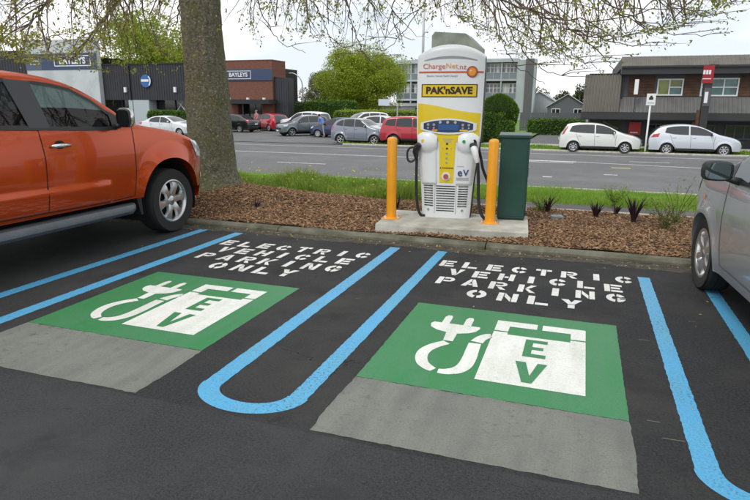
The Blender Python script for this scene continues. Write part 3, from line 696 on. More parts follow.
# ------------------------------------------------------------------ vehicles
def chaikin(pts, it=2):
    for _ in range(it):
        q = [pts[0]]
        for a, b in zip(pts[:-1], pts[1:]):
            q.append((a[0]*.75+b[0]*.25, a[1]*.75+b[1]*.25)); q.append((a[0]*.25+b[0]*.75, a[1]*.25+b[1]*.75))
        q.append(pts[-1]); pts = q
    return pts
def resample(pts, step):
    out_ = [pts[0]]
    for a, b in zip(pts[:-1], pts[1:]):
        L = math.hypot(b[0]-a[0], b[1]-a[1]); n = max(1, int(L/step))
        for i in range(1, n+1): out_.append((a[0]+(b[0]-a[0])*i/n, a[1]+(b[1]-a[1])*i/n))
    return out_
def inpoly(x, y, poly):
    c = False; n = len(poly)
    for i in range(n):
        x1, y1 = poly[i]; x2, y2 = poly[(i+1)%n]
        if (y1 > y) != (y2 > y) and x < (x2-x1)*(y-y1)/(y2-y1)+x1: c = not c
    return c
class Car:
    """shell from a side silhouette: top line, sill with wheel arches, and a half-width w(v, z); v forward, z up"""
    def __init__(s, sp):
        s.sp = sp; s.top = resample(chaikin(sp['top'], 2), sp.get('step', .06)); s.vf = max(p[0] for p in s.top); s.vr = min(p[0] for p in s.top)
        s.hw = sp['W']/2; s.belt = sp['belt']; s.zr = max(p[1] for p in s.top)
        s.tv = np.array([p[0] for p in s.top])
        # top height as a function of v
        o = np.argsort(s.tv); vv = s.tv[o]; zz = np.array([p[1] for p in s.top])[o]
        s.bins = np.linspace(s.vr, s.vf, 240); dn = np.array(resample(s.top, .008)); s.bz = np.array([dn[np.abs(dn[:,0]-b) < .025][:,1].max() for b in s.bins])
    def ztop(s, v): return float(np.interp(v, s.bins, s.bz))
    def zbot(s, v):
        z = s.sp['sill']; R = s.sp['arch']
        for a in s.sp['axles']:
            d = abs(v-a)
            if d < R: e_ = s.sp.get('sq', 2.0); z = max(z, s.sp['wr']+R*(1-(d/R)**e_)**(1/e_)-.02+s.sp.get('lift', 0))
        return z
    def w(s, v, z):
        sp = s.sp; h = s.hw
        for end, r, dep in ((s.vf, sp.get('rf', .7), sp.get('df', .16)), (s.vr, sp.get('rr', .6), sp.get('dr', .13))):
            t = 1-min(1, abs(v-end)/r); h -= dep*t**3
        zm = sp.get('zm', .6)
        if z < zm: h -= .06*((zm-z)/.5)**2
        if z > zm: h -= .035*min(1, ((z-zm)/(s.belt-zm+.001)))**2
        if z > s.belt: h -= sp.get('tum', .38)*(z-s.belt)
        if sp.get('crease'):
            zc = sp['crease'](v)
            if zc: h += .016*(1 if z < zc-.03 else max(0, (zc-z)/.03)) if z > zc-.20 else .016*max(0, 1-(zc-.20-z)/.1)
        fl = sp.get('flare', .02); R = sp['arch']
        for a in sp['axles']:
            d = math.hypot(v-a, z-sp['wr'])
            fo_ = sp.get('fo', .09)
            if d < R+fo_+.02: h += fl*max(0, 1-max(0, d-R-.02)/fo_)**1.5
        d = s.ztop(v)-z; r = sp.get('re', .09)
        if d < r: h -= r*(1-math.sqrt(max(0, 1-(1-max(0, d)/r)**2)))*sp.get('ek', .9)
        return h
    def bow(s, f, v, z):
        """how far the middle of the car bulges past its sides: (dv, dz) at lateral fraction f"""
        k = 1-f*f; sp = s.sp
        tf = max(0, 1-(s.vf-v)/.9); tr = max(0, 1-(v-s.vr)/.7)
        dv = sp.get('bowf', .13)*tf**1.5*k-sp.get('bowr', .08)*tr**1.5*k; dz = sp.get('crown', .035)*k*min(1, max(0, (z-.5)/.4))
        return dv, dz
    def shell(s, holes=()):
        mb = MB(); n = len(s.top); lv = s.sp.get('levels', 16); nt_ = s.sp.get('across', 12)
        vb0, vb1 = s.top[0][0], s.top[-1][0]
        for sd in (1, -1):
            P = []
            for v, z in s.top:
                zb = min(s.zbot(v), z)
                P.append([(v, zb+(z-zb)*(j/lv)) for j in range(lv+1)])
            base = len(mb.v)
            for row in P: mb.v += [(sd*s.w(v, z), v, z) for v, z in row]
            for i in range(n-1):
                for j in range(lv):
                    cv = (P[i][j][0]+P[i+1][j+1][0])/2; cz = (P[i][j][1]+P[i+1][j+1][1]+P[i+1][j][1]+P[i][j+1][1])/4
                    if any(inpoly(cv, cz, h) for h in holes): continue
                    a = base+i*(lv+1)+j; mb.f.append((a, a+lv+1, a+lv+2, a+1))
            # inner arch lip and closing edge
            Q = [[(sd*(s.w(r[0][0], r[0][1])), r[0][0], r[0][1]), (sd*(s.w(r[0][0], r[0][1])-.22), r[0][0], r[0][1]+.0)] for r in P]
            mb.grid(Q)
        s.strip = []
        for v, z in s.top:
            ww = s.w(v, z); row = []
            for k in range(nt_+1):
                f = 1-2*k/nt_; dv, dz = s.bow(f, v, z); row.append((ww*f, v+dv, z+dz))
            s.strip.append(row)
        base = len(mb.v)
        for r in s.strip: mb.v += r
        sh = s.sp.get('shield', ())
        for i in range(n-1):
            for k in range(nt_):
                if s.sp.get('cut') and any(a <= i < b and 1 <= k < nt_-1 for a, b in sh): continue
                a = base+i*(nt_+1)+k; mb.f.append((a, a+1, a+nt_+2, a+nt_+1))
        return mb
    def idx(s, v0, zmin): # index of the first top point past v0 going rearwards above zmin
        for i, (v, z) in enumerate(s.top):
            if v <= v0 and z >= zmin: return i
        return len(s.top)-1
    def pane_top(s, v0, v1, zmin=.6, fr=.88, off=.006):
        i0, i1 = s.idx(v0, zmin), s.idx(v1, zmin); P = []
        for i in range(i0, i1+1):
            v, z = s.top[i]; a = s.top[max(i-1,0)]; b = s.top[min(i+1,len(s.top)-1)]
            tv, tz = b[0]-a[0], b[1]-a[1]; L = math.hypot(tv, tz)+1e-9; nv, nz_ = -tz/L*-1, -tv/L
            ww = s.w(v, z); row = []
            for k in range(13):
                f = fr*(1-2*k/12); dv, dz = s.bow(f, v, z); row.append((ww*f, v+dv+nv*off, z+dz+nz_*off))
            P.append(row)
        return MB().grid(P)
    def panel(s, top, bot, sd, off=.005, nu=16, nv=8):
        """patch between two (v,z) lines laid on the side"""
        def samp(line, t):
            L = [0]
            for a, b in zip(line[:-1], line[1:]): L.append(L[-1]+math.hypot(b[0]-a[0], b[1]-a[1]))
            x = t*L[-1]; return (float(np.interp(x, L, [p[0] for p in line])), float(np.interp(x, L, [p[1] for p in line])))
        P = []
        for i in range(nu+1):
            a, b = samp(top, i/nu), samp(bot, i/nu); row = []
            for j in range(nv+1):
                v = b[0]+(a[0]-b[0])*j/nv; z = b[1]+(a[1]-b[1])*j/nv; row.append((sd*(s.w(v, z)+off), v, z))
            P.append(row)
        return MB().grid(P)
    def line(s, pts, sd, wd=.008, off=.003):
        pts = resample(pts, .05); P = []
        for i, (v, z) in enumerate(pts):
            a = pts[max(i-1,0)]; b = pts[min(i+1,len(pts)-1)]; d = Vector((b[0]-a[0], b[1]-a[1])).normalized()
            q = [(v-d.y*wd/2, z+d.x*wd/2), (v+d.y*wd/2, z-d.x*wd/2)]
            P.append([(sd*(s.w(*p)+off), p[0], p[1]) for p in q])
        return MB().grid(P)

WHEELS = {}
def wheel_meshes(key, r, wd, rimr, spokes, style):
    if key in WHEELS: return WHEELS[key]
    h = wd/2
    ty = MB().lathe([(rimr,-h*.82),(rimr+.012,-h*.95),(r*.86+rimr*.14,-h),(r-.03,-h*.97),(r-.008,-h*.85),(r,-h*.6),(r,-h*.2),(r-.006,-h*.17),(r-.006,-h*.1),(r,-h*.07),(r,h*.07),(r-.006,h*.1),(r-.006,h*.17),(r,h*.2),(r,h*.6),(r-.008,h*.85),(r-.03,h*.97),(r*.86+rimr*.14,h),(rimr+.012,h*.95),(rimr,h*.82)], 40, 0, cap=False).mesh('tyre', 'black_rubber', True, True, 50)
    rim = MB().lathe([(rimr+.006,h*.86),(rimr+.008,h*.93),(rimr-.004,h*.95),(rimr-.018,h*.86),(rimr-.025,h*.4),(rimr-.04,-h*.8)], 40, 0, cap=False)
    # spokes as tapered, bowed bars
    for k in range(spokes):
        a = 2*math.pi*k/spokes; P = []
        for t in (0,.25,.5,.75,1):
            rr = .045+(rimr-.012-.045)*t
            if style == 'chunky': half = .035+.045*abs(t-.42)**1.3*2.1
            elif style == 'six': half = .032+.010*t
            else: half = .020+.012*t
            x = h*(.62+.22*math.sin(t*math.pi)*.6+.06*t)
            row = []
            for q, dx in ((-1.0,-.02),(-.75,.012),(0,.016),(.75,.012),(1.0,-.02)):
                row.append((x+dx, rr*math.cos(a)-q*half*math.sin(a), rr*math.sin(a)+q*half*math.cos(a)))
            P.append(row)
        rim.grid(P)
    rim.lathe([(0,h*.80),(.05,h*.80),(.062,h*.72),(.065,h*.5)], 24, 0, cap=False)
    rimm = rim.mesh('rim', 'rim_silver', True, True, 45)
    back = MB().lathe([(0,h*.25),(rimr-.02,h*.25),(rimr-.02,h*.1)], 24, 0, cap=False).mesh('dark_backing_disc', 'dark_gap', True)  # near-black backing disc: shade between the spokes put into its colour
    cap = MB().lathe([(0,h*.86),(.026,h*.86),(.03,h*.8)], 16, 0, cap=False).mesh('hub_cap', 'steel', True)
    WHEELS[key] = (ty, rimm, back, cap); return WHEELS[key]
def wheel(parent, x, v, z, key, steer=0, **kw):
    ms = wheel_meshes(key, **kw); t = link('wheel', None, parent) if False else empty('wheel'); t.parent = parent
    t.location = (x, v, z); t.rotation_euler = (R_(random.uniform(0,90)), 0, (0 if x > 0 else math.pi)+steer)
    t.rotation_euler = (random.uniform(0,1.2), 0, (0 if x > 0 else math.pi)+steer)
    for nme, me in zip(('tyre','rim','dark_backing_disc','hub_cap'), ms): link(nme, me, t)
    return t
def mirror(car, parent, v, z, sd, mat, wd=.17, hg=.13, cap='black_plastic'):
    x = sd*(car.w(v, z)); o = MB()
    P = []
    for i in range(9):
        t = i/8; k = (1-abs(2*t-.9)**4*.35) if t < 1 else .80; se = lambda u: math.copysign(abs(u)**.55, u)
        P.append([(x+sd*(.05+wd*(.5+.5*se(math.cos(a))*k)), v+.045-.08*t+.014*math.cos(a), z+.02+hg*.5*se(math.sin(a))*k+hg*.4) for a in [2*math.pi*q/16 for q in range(17)]])
    o.grid(P[:7]); o.f.append(tuple(range(16))); m = o.build('mirror', mat, parent, smooth=True); MB().grid(P[6:]).build('mirror_rim', 'black_plastic', m, smooth=True)
    c = x+sd*(.05+wd*.5)
    g_ = MB(); ring = [(c+wd*.43*math.copysign(abs(math.cos(a))**.55, math.cos(a)), v-.0375, z+.02+hg*.4+hg*.40*math.copysign(abs(math.sin(a))**.55, math.sin(a))) for a in [2*math.pi*q/24 for q in range(24)]]
    g_.add(ring, [tuple(range(24))]).build('mirror_glass', 'mirror_face', m)
    MB().tube([(x-sd*.02, v, z), (x+sd*.09, v, z+.03)], [.03,.022], 8).build('mirror_arm', cap, m, smooth=True)
    return m
M('mirror_face', (.16,.21,.22), .03, 1)
# ---- the orange utility
def carpaint(name, col, metal=.0, flake=.0, rough=.32):
    m = M(name, col, rough, metal, coat=1, spec=.5, var=flake, vscale=900, detail=1); return m
carpaint('ute_orange', (.49,.055,.002), .5, .12, .22); MATS['ute_orange'].node_tree.nodes['Principled BSDF'].inputs['Coat Weight'].default_value = .6
UT = dict(W=1.87, belt=1.26, sill=.50, wr=.382, arch=.50, axles=(-.03,-3.10), step=.03, levels=46, across=24, flare=.040, fo=.20, lift=.035, sq=2.2, tum=.36, zm=.85, re=.05, rf=.5, df=.11, rr=.4, dr=.04, bowf=.17, bowr=.02, crown=.04, cut=True,
  crease=lambda v: (.74+.012*(v+1.2)*-1-.0*v) if -2.85 < v < -.95 else None,
  top=[(.56,.36),(.66,.40),(.715,.50),(.72,.66),(.71,.80),(.69,.94),(.63,1.02),(.48,1.09),(.2,1.18),(-.1,1.235),(-.37,1.275),(-.56,1.315),(-.62,1.35),(-.82,1.50),(-1.07,1.64),(-1.29,1.725),(-1.61,1.775),(-1.95,1.79),(-2.5,1.785),(-2.85,1.755),(-3.0,1.70),(-3.10,1.45),(-3.16,1.30),(-3.24,1.27),(-4.3,1.27),(-4.42,1.25),(-4.45,1.1),(-4.45,.75),(-4.47,.6),(-4.46,.5)])
c = Car(UT); ute = empty('utility_truck', (-5.51,5.79,0), 0, 'orange double cab utility truck parked at far left', 'truck')
fw_t = [(-.80,1.385),(-1.0,1.53),(-1.22,1.638),(-1.42,1.675),(-1.655,1.695)]; fw_b = [(-.80,1.265),(-1.0,1.265),(-1.22,1.272),(-1.42,1.28),(-1.615,1.29)]
rw_t = [(-1.885,1.705),(-2.2,1.71),(-2.5,1.695),(-2.72,1.65)]; rw_b = [(-1.80,1.30),(-2.2,1.315),(-2.5,1.325),(-2.78,1.34)]
i0, i1 = c.idx(-.70, 1.3), c.idx(-1.33, 1.3); j0, j1 = c.idx(-3.03, 1.3), c.idx(-3.14, 1.25); UT['shield'] = ((i0, i1), (j0, j1))
sb = c.shell([fw_t+fw_b[::-1], rw_t+rw_b[::-1]]).build('body', 'ute_orange', ute, smooth=True, auto=35)
for sd in (1,-1):
    for nm, t, b in (('front_window', fw_t, fw_b), ('rear_window', rw_t, rw_b)):
        wn = c.panel(t, b, sd, -.006, 20, 10).build(nm, 'cabin_glass', ute, smooth=True, fix=False)
        ring = t+b[::-1]+[t[0]]
        c.line(ring, sd, .034, .004).build('window_seal', 'black_plastic', wn, smooth=True, fix=False)
    c.panel([(-1.64,1.705),(-1.90,1.715)], [(-1.60,1.275),(-1.815,1.285)], sd, .006, 8, 10).build('pillar_trim', 'trim_grey', ute, smooth=True, fix=False)
    c.panel([(-.68,1.36),(-.84,1.44)], [(-.72,1.26),(-.84,1.262)], sd, .006, 6, 4).build('mirror_triangle', 'black_plastic', ute, smooth=True, fix=False)
    c.line([(-.78,1.255),(-1.2,1.262),(-1.6,1.282),(-1.82,1.288),(-2.4,1.315),(-2.80,1.33)], sd, .02, .008).build('belt_moulding', 'black_plastic', ute, fix=False)
    d1 = c.line([(-.57,1.27),(-.575,1.13),(-.59,.81),(-.64,.53),(-1.0,.515),(-1.76,.53),(-1.735,.9),(-1.725,1.02),(-1.74,1.28)], sd, .009, .002); d1.build('door_seam', 'dark_gap', ute, fix=False)
    c.line([(-1.76,.53),(-2.5,.54),(-2.62,.75),(-2.86,1.0),(-2.88,1.34)], sd, .009, .002).build('door_seam', 'dark_gap', ute, fix=False)
    c.line([(-3.16,1.26),(-3.17,.9)], sd, .02, .002).build('tray_gap', 'dark_gap', ute, fix=False)
    for v0 in (-1.545, -2.58):
        x = sd*(c.w(v0, 1.13)); h_ = MB().tube([(x-sd*.005,v0-.105,1.125),(x+sd*.03,v0-.085,1.13),(x+sd*.036,v0,1.132),(x+sd*.03,v0+.085,1.13),(x-sd*.005,v0+.105,1.125)], [.016,.018,.020,.018,.016], 10).build('door_handle', 'chrome', ute, smooth=True)
        cup = MB().lathe([(.05,0),(.045,.003)], 20, 0); cup.v = [(x+sd*(.003+p[0]*.2), v0+p[1]*1.1, 1.135+p[2]*.8) for p in cup.v]; cup.build('handle_recess', 'dark_gap', h_)
    # side step
    st = []
    for i in range(21):
        v = -.63-2.12*i/20; e = 1 if 0 < i < 20 else .4; xo = .86+(.135 if i > 0 else .06)
        st.append([(sd*(.78),v,.43),(sd*.86,v,.455),(sd*(xo-.02),v,.45),(sd*xo,v,.425),(sd*xo,v,.385),(sd*(xo-.03),v,.352),(sd*.80,v,.348),(sd*.78,v,.43)])
    s_ = MB().grid(st).add(st[0][:7], [tuple(range(7))]).add(st[-1][:7], [tuple(range(7))]).build('side_step', 'step_grey', ute, smooth=True, auto=40) if 'step_grey' in MATS else None
    if s_ is None:
        M('step_grey', (.10,.115,.13), .42, var=.1); s_ = MB().grid(st).add(st[0][:7], [tuple(range(7))]).add(st[-1][:7], [tuple(range(7))]).build('side_step', 'step_grey', ute, smooth=True, auto=40)
    MB().prism([(-.50,.30),(-.535,.30),(-.60,.56),(-.52,.62)], 0, min(sd*.66,sd*.90), max(sd*.66,sd*.90)).build('mud_flap', 'black_plastic', ute)
    # lamps
    c.panel([(.40,1.085),(.52,1.068),(.64,1.0)], [(.52,.88),(.62,.86),(.69,.85)], sd, .006, 8, 6).build('headlight', 'headlamp', ute, smooth=True, fix=False)
    c.panel([(-4.30,1.22),(-4.42,1.21)], [(-4.30,.85),(-4.42,.85)], sd, .006, 4, 6).build('tail_light', 'tail_lamp', ute, smooth=True, fix=False)
    hl = MB(); P = []
    for i in range(9):
        f = sd*(.62+.34*i/8); r_ = []
        for z in (.87,.92,.97,1.01):
            ww = c.w(.69, z); dv, dz = c.bow(f, .69, z); r_.append((ww*f, .722+dv-.03*(z-.87)*5*.6, z+dz*.3))
        P.append(r_)
    hl.grid(P).build('headlight', 'headlamp', ute, smooth=True, fix=False)
    c.panel([(.64,.66),(.70,.65)], [(.64,.60),(.70,.59)], sd, .006, 4, 3).build('side_reflector', 'white_enamel', ute, fix=False)
    mirror(c, ute, -.80, 1.27, sd, 'chrome', .17, .20)
c.pane_top(-.66,-1.36,1.3,.90,-.004).build('windscreen', 'cabin_glass', ute, smooth=True, fix=False); c.pane_top(-3.02,-3.15,1.25,.86,-.004).build('back_glass', 'cabin_glass', ute, smooth=True, fix=False)
# grille and front bumper
MB().grid([[(x, .735+.165*(1-(x/.93)**2)+dy, z) for z, dy in ((.70,.012),(.80,.012),(.90,.0),(.96,-.03))] for x in np.linspace(-.52,.52,15)]).build('grille', 'black_plastic', ute, smooth=True, fix=False)
MB().grid([[(x, .745+.165*(1-(x/.93)**2)+.012, z) for z in (.84,.885)] for x in np.linspace(-.52,.52,15)]).build('grille_bar', 'chrome', ute, smooth=True, fix=False)
MB().grid([[(x, .735+.165*(1-(x/.93)**2)+.010, z) for z in (.42,.50,.58)] for x in np.linspace(-.6,.6,15)]).build('lower_intake', 'black_plastic', ute, smooth=True, fix=False)
# underbody, cabin floor, seats, wheel
MB().box(-.62,.62,-4.2,.45,.30,.52).build('chassis', 'dark_gap', ute)
MB().box(-.80,.80,-2.95,-.60,.52,.60).build('cabin_floor', 'seat_cloth', ute)
MB().prism([(-.62,.6),(-.62,1.24),(-.75,1.27),(-1.0,1.2),(-1.0,.6)], 0, -.76, .76).build('dashboard', 'trim_grey', ute, bevel=.03)
for sx in (-.38,.38):
    s_ = MB().prism([(-1.35,.6),(-1.35,.86),(-1.75,.82),(-1.85,.6)], 0, sx-.25, sx+.25).build('seat', 'seat_cloth', ute, bevel=.05)
    MB().prism([(-1.72,.84),(-1.80,.82),(-2.02,1.38),(-1.92,1.40)], 0, sx-.24, sx+.24).build('seat_back', 'seat_cloth', s_, bevel=.04)
    MB().prism([(-1.93,1.44),(-2.02,1.44),(-2.05,1.60),(-1.97,1.61)], 0, sx-.13, sx+.13).build('headrest', 'seat_cloth', s_, bevel=.03)
MB().prism([(-2.45,.6),(-2.45,.9),(-2.82,.86),(-2.98,1.42),(-3.04,1.42),(-3.0,.6)], 0, -.68, .68).build('rear_bench', 'seat_cloth', ute, bevel=.04)
sw = MB().tube([(.38+.185*math.cos(t), -1.14-.185*math.sin(t)*.42, 1.20+.185*math.sin(t)*.9) for t in [2*math.pi*k/28 for k in range(29)]], .017, 8, False)
sw.tube([(.21,-1.13,1.2),(.55,-1.13,1.2)], .022, 6).tube([(.38,-1.0,1.12),(.38,-1.13,1.2)], .03, 6); sw.build('steering_wheel', 'black_plastic', ute, smooth=True)
for sx in (1,-1):
    for a in (-.03,-3.10):
        P = [[(sx*xx, a+.492*math.cos(t), .382+.50*math.sin(t)) for t in [R_(-18+216*k/20) for k in range(21)]] for xx in (.50,.895)]
        MB().grid(P).add([P[0][k] for k in range(21)], [tuple(range(21))]).build('wheel_well', 'dark_gap', ute, fix=False)
for x in (.80,-.80):
    for a in (0,-3.07): wheel(ute, x, a, .382, 'ute', r=.382, wd=.262, rimr=.246, spokes=6, style='chunky')

# ---- silver hatchback on the right
carpaint('silver_paint', (.44,.46,.49), .45, .06, .28)
PR = dict(W=1.725, belt=.985, sill=.255, wr=.308, arch=.365, axles=(.0,-2.70), step=.035, levels=30, across=20, flare=.02, tum=.42, zm=.62, re=.10, rf=.8, df=.24, rr=.6, dr=.14, bowf=.16, bowr=.1, crown=.04,
  crease=lambda v: None,
  top=[(.60,.20),(.72,.24),(.80,.36),(.82,.52),(.80,.68),(.72,.82),(.58,.91),(.36,.98),(.10,1.025),(-.12,1.06),(-.3,1.13),(-.6,1.285),(-.95,1.42),(-1.3,1.485),(-1.7,1.50),(-2.2,1.46),(-2.7,1.36),(-3.15,1.20),(-3.4,1.09),(-3.5,1.0),(-3.54,.8),(-3.57,.6),(-3.56,.4),(-3.46,.26)])
c = Car(PR); pa = R_(4.5); side = Vector((math.cos(pa), math.sin(pa)))
pri = empty('silver_hatchback', (1.015+side.x*.865, 5.49+side.y*.865, 0), pa, 'silver grey hatchback cut off by the right edge of the picture', 'car')
c.shell().build('body', 'silver_paint', pri, smooth=True, auto=35)
for sd in (1,-1):
    c.panel([(-.42,1.12),(-.7,1.27),(-1.0,1.375),(-1.42,1.43)], [(-.46,1.0),(-.75,1.0),(-1.05,1.0),(-1.40,1.01)], sd, .005, 20, 8).build('front_window', 'tinted_glass', pri, smooth=True, fix=False)
    c.panel([(-1.50,1.435),(-1.9,1.43),(-2.3,1.385),(-2.55,1.34)], [(-1.48,1.01),(-1.9,1.02),(-2.25,1.04),(-2.5,1.10)], sd, .005, 16, 8).build('rear_window', 'tinted_glass', pri, smooth=True, fix=False)
    c.line([(-.38,1.12),(-.7,1.29),(-1.0,1.395),(-1.42,1.45),(-1.9,1.45),(-2.3,1.405),(-2.62,1.33)], sd, .02, .006).build('window_seal', 'black_plastic', pri, fix=False)
    c.line([(-.38,.985),(-1.4,.995),(-2.5,1.06)], sd, .022, .007).build('belt_moulding', 'black_plastic', pri, fix=False)
    c.panel([(-.24,1.055),(-.42,1.125)], [(-.30,1.0),(-.44,1.0)], sd, .006, 4, 4).build('quarter_glass', 'black_plastic', pri, fix=False)
    c.line([(-.42,.98),(-.46,.6),(-.50,.30),(-1.42,.30),(-1.44,.98)], sd, .008, .002).build('door_seam', 'dark_gap', pri, fix=False)
    c.line([(-1.42,.30),(-2.25,.33),(-2.45,.7),(-2.5,1.05)], sd, .008, .002).build('door_seam', 'dark_gap', pri, fix=False)
    c.panel([(-.42,.335),(-2.25,.335)], [(-.42,.27),(-2.25,.27)], sd, .012, 20, 3).build('sill_trim', 'silver_paint', pri, smooth=True, fix=False)
    for v0 in (-1.28,-2.2):
        x = sd*c.w(v0,.90); MB().tube([(x-sd*.005,v0-.10,.90),(x+sd*.03,v0-.08,.905),(x+sd*.035,v0,.905),(x+sd*.03,v0+.08,.905),(x-sd*.005,v0+.10,.90)], .015, 8).build('door_handle', 'silver_paint', pri, smooth=True)
    c.panel([(.35,.965),(.55,.90),(.70,.80)], [(.42,.82),(.58,.74),(.72,.69)], sd, .007, 10, 6).build('headlight', 'headlamp', pri, smooth=True, fix=False)
    c.panel([(.06,.80),(.14,.80)], [(.06,.775),(.14,.775)], sd, .008, 4, 2).build('side_indicator', 'amber_lamp', pri, fix=False)
    c.panel([(-3.35,1.04),(-3.48,.98)], [(-3.42,.72),(-3.52,.72)], sd, .006, 4, 6).build('tail_light', 'tail_lamp', pri, fix=False)
    mirror(c, pri, -.60, .985, sd, 'black_plastic', .205, .15)
c.pane_top(-.16,-.98,1.05,.88).build('windscreen', 'tinted_glass', pri, smooth=True, fix=False); c.pane_top(-2.45,-3.3,1.1,.85).build('back_glass', 'tinted_glass', pri, smooth=True, fix=False)
MB().box(-.6,.6,-3.4,.6,.19,.3).build('underbody', 'dark_gap', pri)
for sx in (1,-1):
    for a in (0,-2.70):
        P = [[(sx*xx, a+.357*math.cos(t), .308+.345*math.sin(t)) for t in [R_(-10+200*k/20) for k in range(21)]] for xx in (.50,.80)]
        MB().grid(P).add([P[0][k] for k in range(21)], [tuple(range(21))]).build('wheel_well', 'dark_gap', pri, fix=False)
for x in (.755,-.755):
    for a in (0,-2.70): wheel(pri, x, a, .308, 'pri', r=.308, wd=.19, rimr=.205, spokes=6, style='six')

# ---- cars across the road
def far_car(name, label, sp, col, loc, heading, group='cars parked across the road', rimkey='far', r=.30, extras=None, cat='car', metal=.2, scale=1):
    """heading: direction the nose points, degrees clockwise from +Y"""
    if col[0] not in MATS: carpaint(col[0], col[1], metal, 0, .3)
    root = empty(name, loc, -R_(heading), label, cat, group); root.scale = (scale, scale, scale)
    c = Car(sp); c.shell().build('body', col[0], root, smooth=True, auto=35)
    for sd in (1,-1):
        for t, b in sp['windows']: c.panel(t, b, sd, .016, 16, 6).build('side_window', 'tinted_glass', root, smooth=True, fix=False)
        for ln in sp.get('seams', []): c.line(ln, sd, .012, .003).build('door_seam', 'dark_gap', root, fix=False)
        t, b = sp['head']; c.panel(t, b, sd, .008, 6, 4).build('headlight', 'headlamp', root, smooth=True, fix=False)
        t, b = sp['tail']; c.panel(t, b, sd, .008, 6, 4).build('tail_light', 'tail_lamp', root, smooth=True, fix=False)
        v0 = sp['mirror']; mirror(c, root, v0, sp['belt'], sd, col[0], .19, .13)
        for v0 in sp['handles']:
            x = sd*c.w(v0, sp['belt']-.1); MB().tube([(x,v0-.09,sp['belt']-.1),(x+sd*.03,v0,sp['belt']-.097),(x,v0+.09,sp['belt']-.1)], .016, 6).build('door_handle', col[0], root, smooth=True)
        lo = sp['sill']; a0, a1 = sp['axles']; R = sp['arch']
        c.panel([(a0-R-.02,lo+.09),(a1+R+.02,lo+.09)], [(a0-R-.02,lo+.005),(a1+R+.02,lo+.005)], sd, .006, 10, 2).build('sill_trim', sp.get('silmat', 'black_plastic'), root, fix=False)
    a, b, z = sp['ws']; c.pane_top(a, b, z, .88).build('windscreen', 'tinted_glass', root, smooth=True, fix=False)
    a, b, z = sp['rw']; c.pane_top(a, b, z, .82).build('back_glass', 'tinted_glass', root, smooth=True, fix=False)
    dv, dz = c.bow(0, c.vf, .4); MB().box(-.18,.18,c.vf+dv-.02,c.vf+dv+.012,.42,.53).build('number_plate', 'plate', root)
    dv, dz = c.bow(0, c.vr, .6); MB().box(-.18,.18,c.vr+dv-.012,c.vr+dv+.02,.62,.73).build('number_plate', 'plate', root)
    MB().box(-.5,.5,c.vf+sp.get('bowf',.13)-.03,c.vf+sp.get('bowf',.13)+.004,.56,.70).build('grille', 'black_plastic', root)
    MB().box(-.58,.58,c.vr+.2,c.vf-.3,.18,.35).build('underbody', 'dark_gap', root)
    xw = sp['W']/2-.11
    for x in (xw,-xw):
        for a in sp['axles']: wheel(root, x, a, r, rimkey, r=r, wd=.2, rimr=r*.66, spokes=7 if rimkey == 'far' else 5, style='six' if rimkey == 'far' else 'thin')
    if extras: extras(c, root)
    return root
HATCH = dict(W=1.69, belt=.98, sill=.24, wr=.30, arch=.355, axles=(0,-2.6), step=.06, levels=18, across=12, tum=.36, zm=.6, re=.08, rf=.6, df=.2, rr=.5, dr=.1,
  top=[(.60,.22),(.70,.30),(.74,.45),(.73,.62),(.64,.76),(.42,.87),(.12,.95),(-.12,1.01),(-.34,1.10),(-.8,1.34),(-1.1,1.45),(-1.5,1.52),(-2.0,1.535),(-2.5,1.51),(-2.92,1.45),(-3.04,1.36),(-3.16,1.1),(-3.27,.92),(-3.32,.7),(-3.32,.45),(-3.26,.32),(-3.18,.26)],
  windows=[([(-.50,1.13),(-.85,1.32),(-1.15,1.42),(-1.52,1.46)],[(-.52,1.0),(-.85,1.0),(-1.2,1.01),(-1.50,1.02)]), ([(-1.59,1.465),(-2.0,1.47),(-2.4,1.45),(-2.72,1.39)],[(-1.57,1.02),(-2.0,1.03),(-2.4,1.05),(-2.85,1.10)])],
  seams=[[(-.45,.97),(-.5,.6),(-.46,.34),(-1.52,.34),(-1.55,.98)],[(-1.52,.34),(-2.2,.36),(-2.38,.7),(-2.5,1.02)]],
  head=([(.36,.88),(.6,.76)],[(.42,.74),(.66,.64)]), tail=([(-2.90,1.40),(-3.03,1.34)],[(-3.12,.95),(-3.24,.92)]), mirror=-.62, handles=(-1.40,-2.3), ws=(-.28,-1.0,1.02), rw=(-2.98,-3.16,1.05))
import copy
TI = copy.deepcopy(HATCH); TI.update(W=1.69, top=[(.62,.22),(.72,.30),(.76,.45),(.75,.60),(.66,.74),(.42,.86),(.08,.95),(-.2,1.01),(-.42,1.10),(-.9,1.33),(-1.25,1.45),(-1.65,1.51),(-2.1,1.515),(-2.55,1.47),(-2.95,1.38),(-3.15,1.24),(-3.30,1.05),(-3.40,.93),(-3.44,.75),(-3.44,.5),(-3.38,.34),(-3.28,.27)],
  windows=[([(-.58,1.12),(-.95,1.31),(-1.25,1.40),(-1.60,1.445)],[(-.60,1.0),(-.95,1.0),(-1.25,1.01),(-1.58,1.02)]), ([(-1.67,1.45),(-2.05,1.45),(-2.4,1.42),(-2.68,1.36)],[(-1.65,1.02),(-2.0,1.03),(-2.35,1.05),(-2.75,1.12)])],
  tail=([(-2.98,1.08),(-3.28,1.02)],[(-3.05,.90),(-3.40,.86)]), rw=(-2.92,-3.26,1.08), axles=(0,-2.6), silmat='black_plastic')
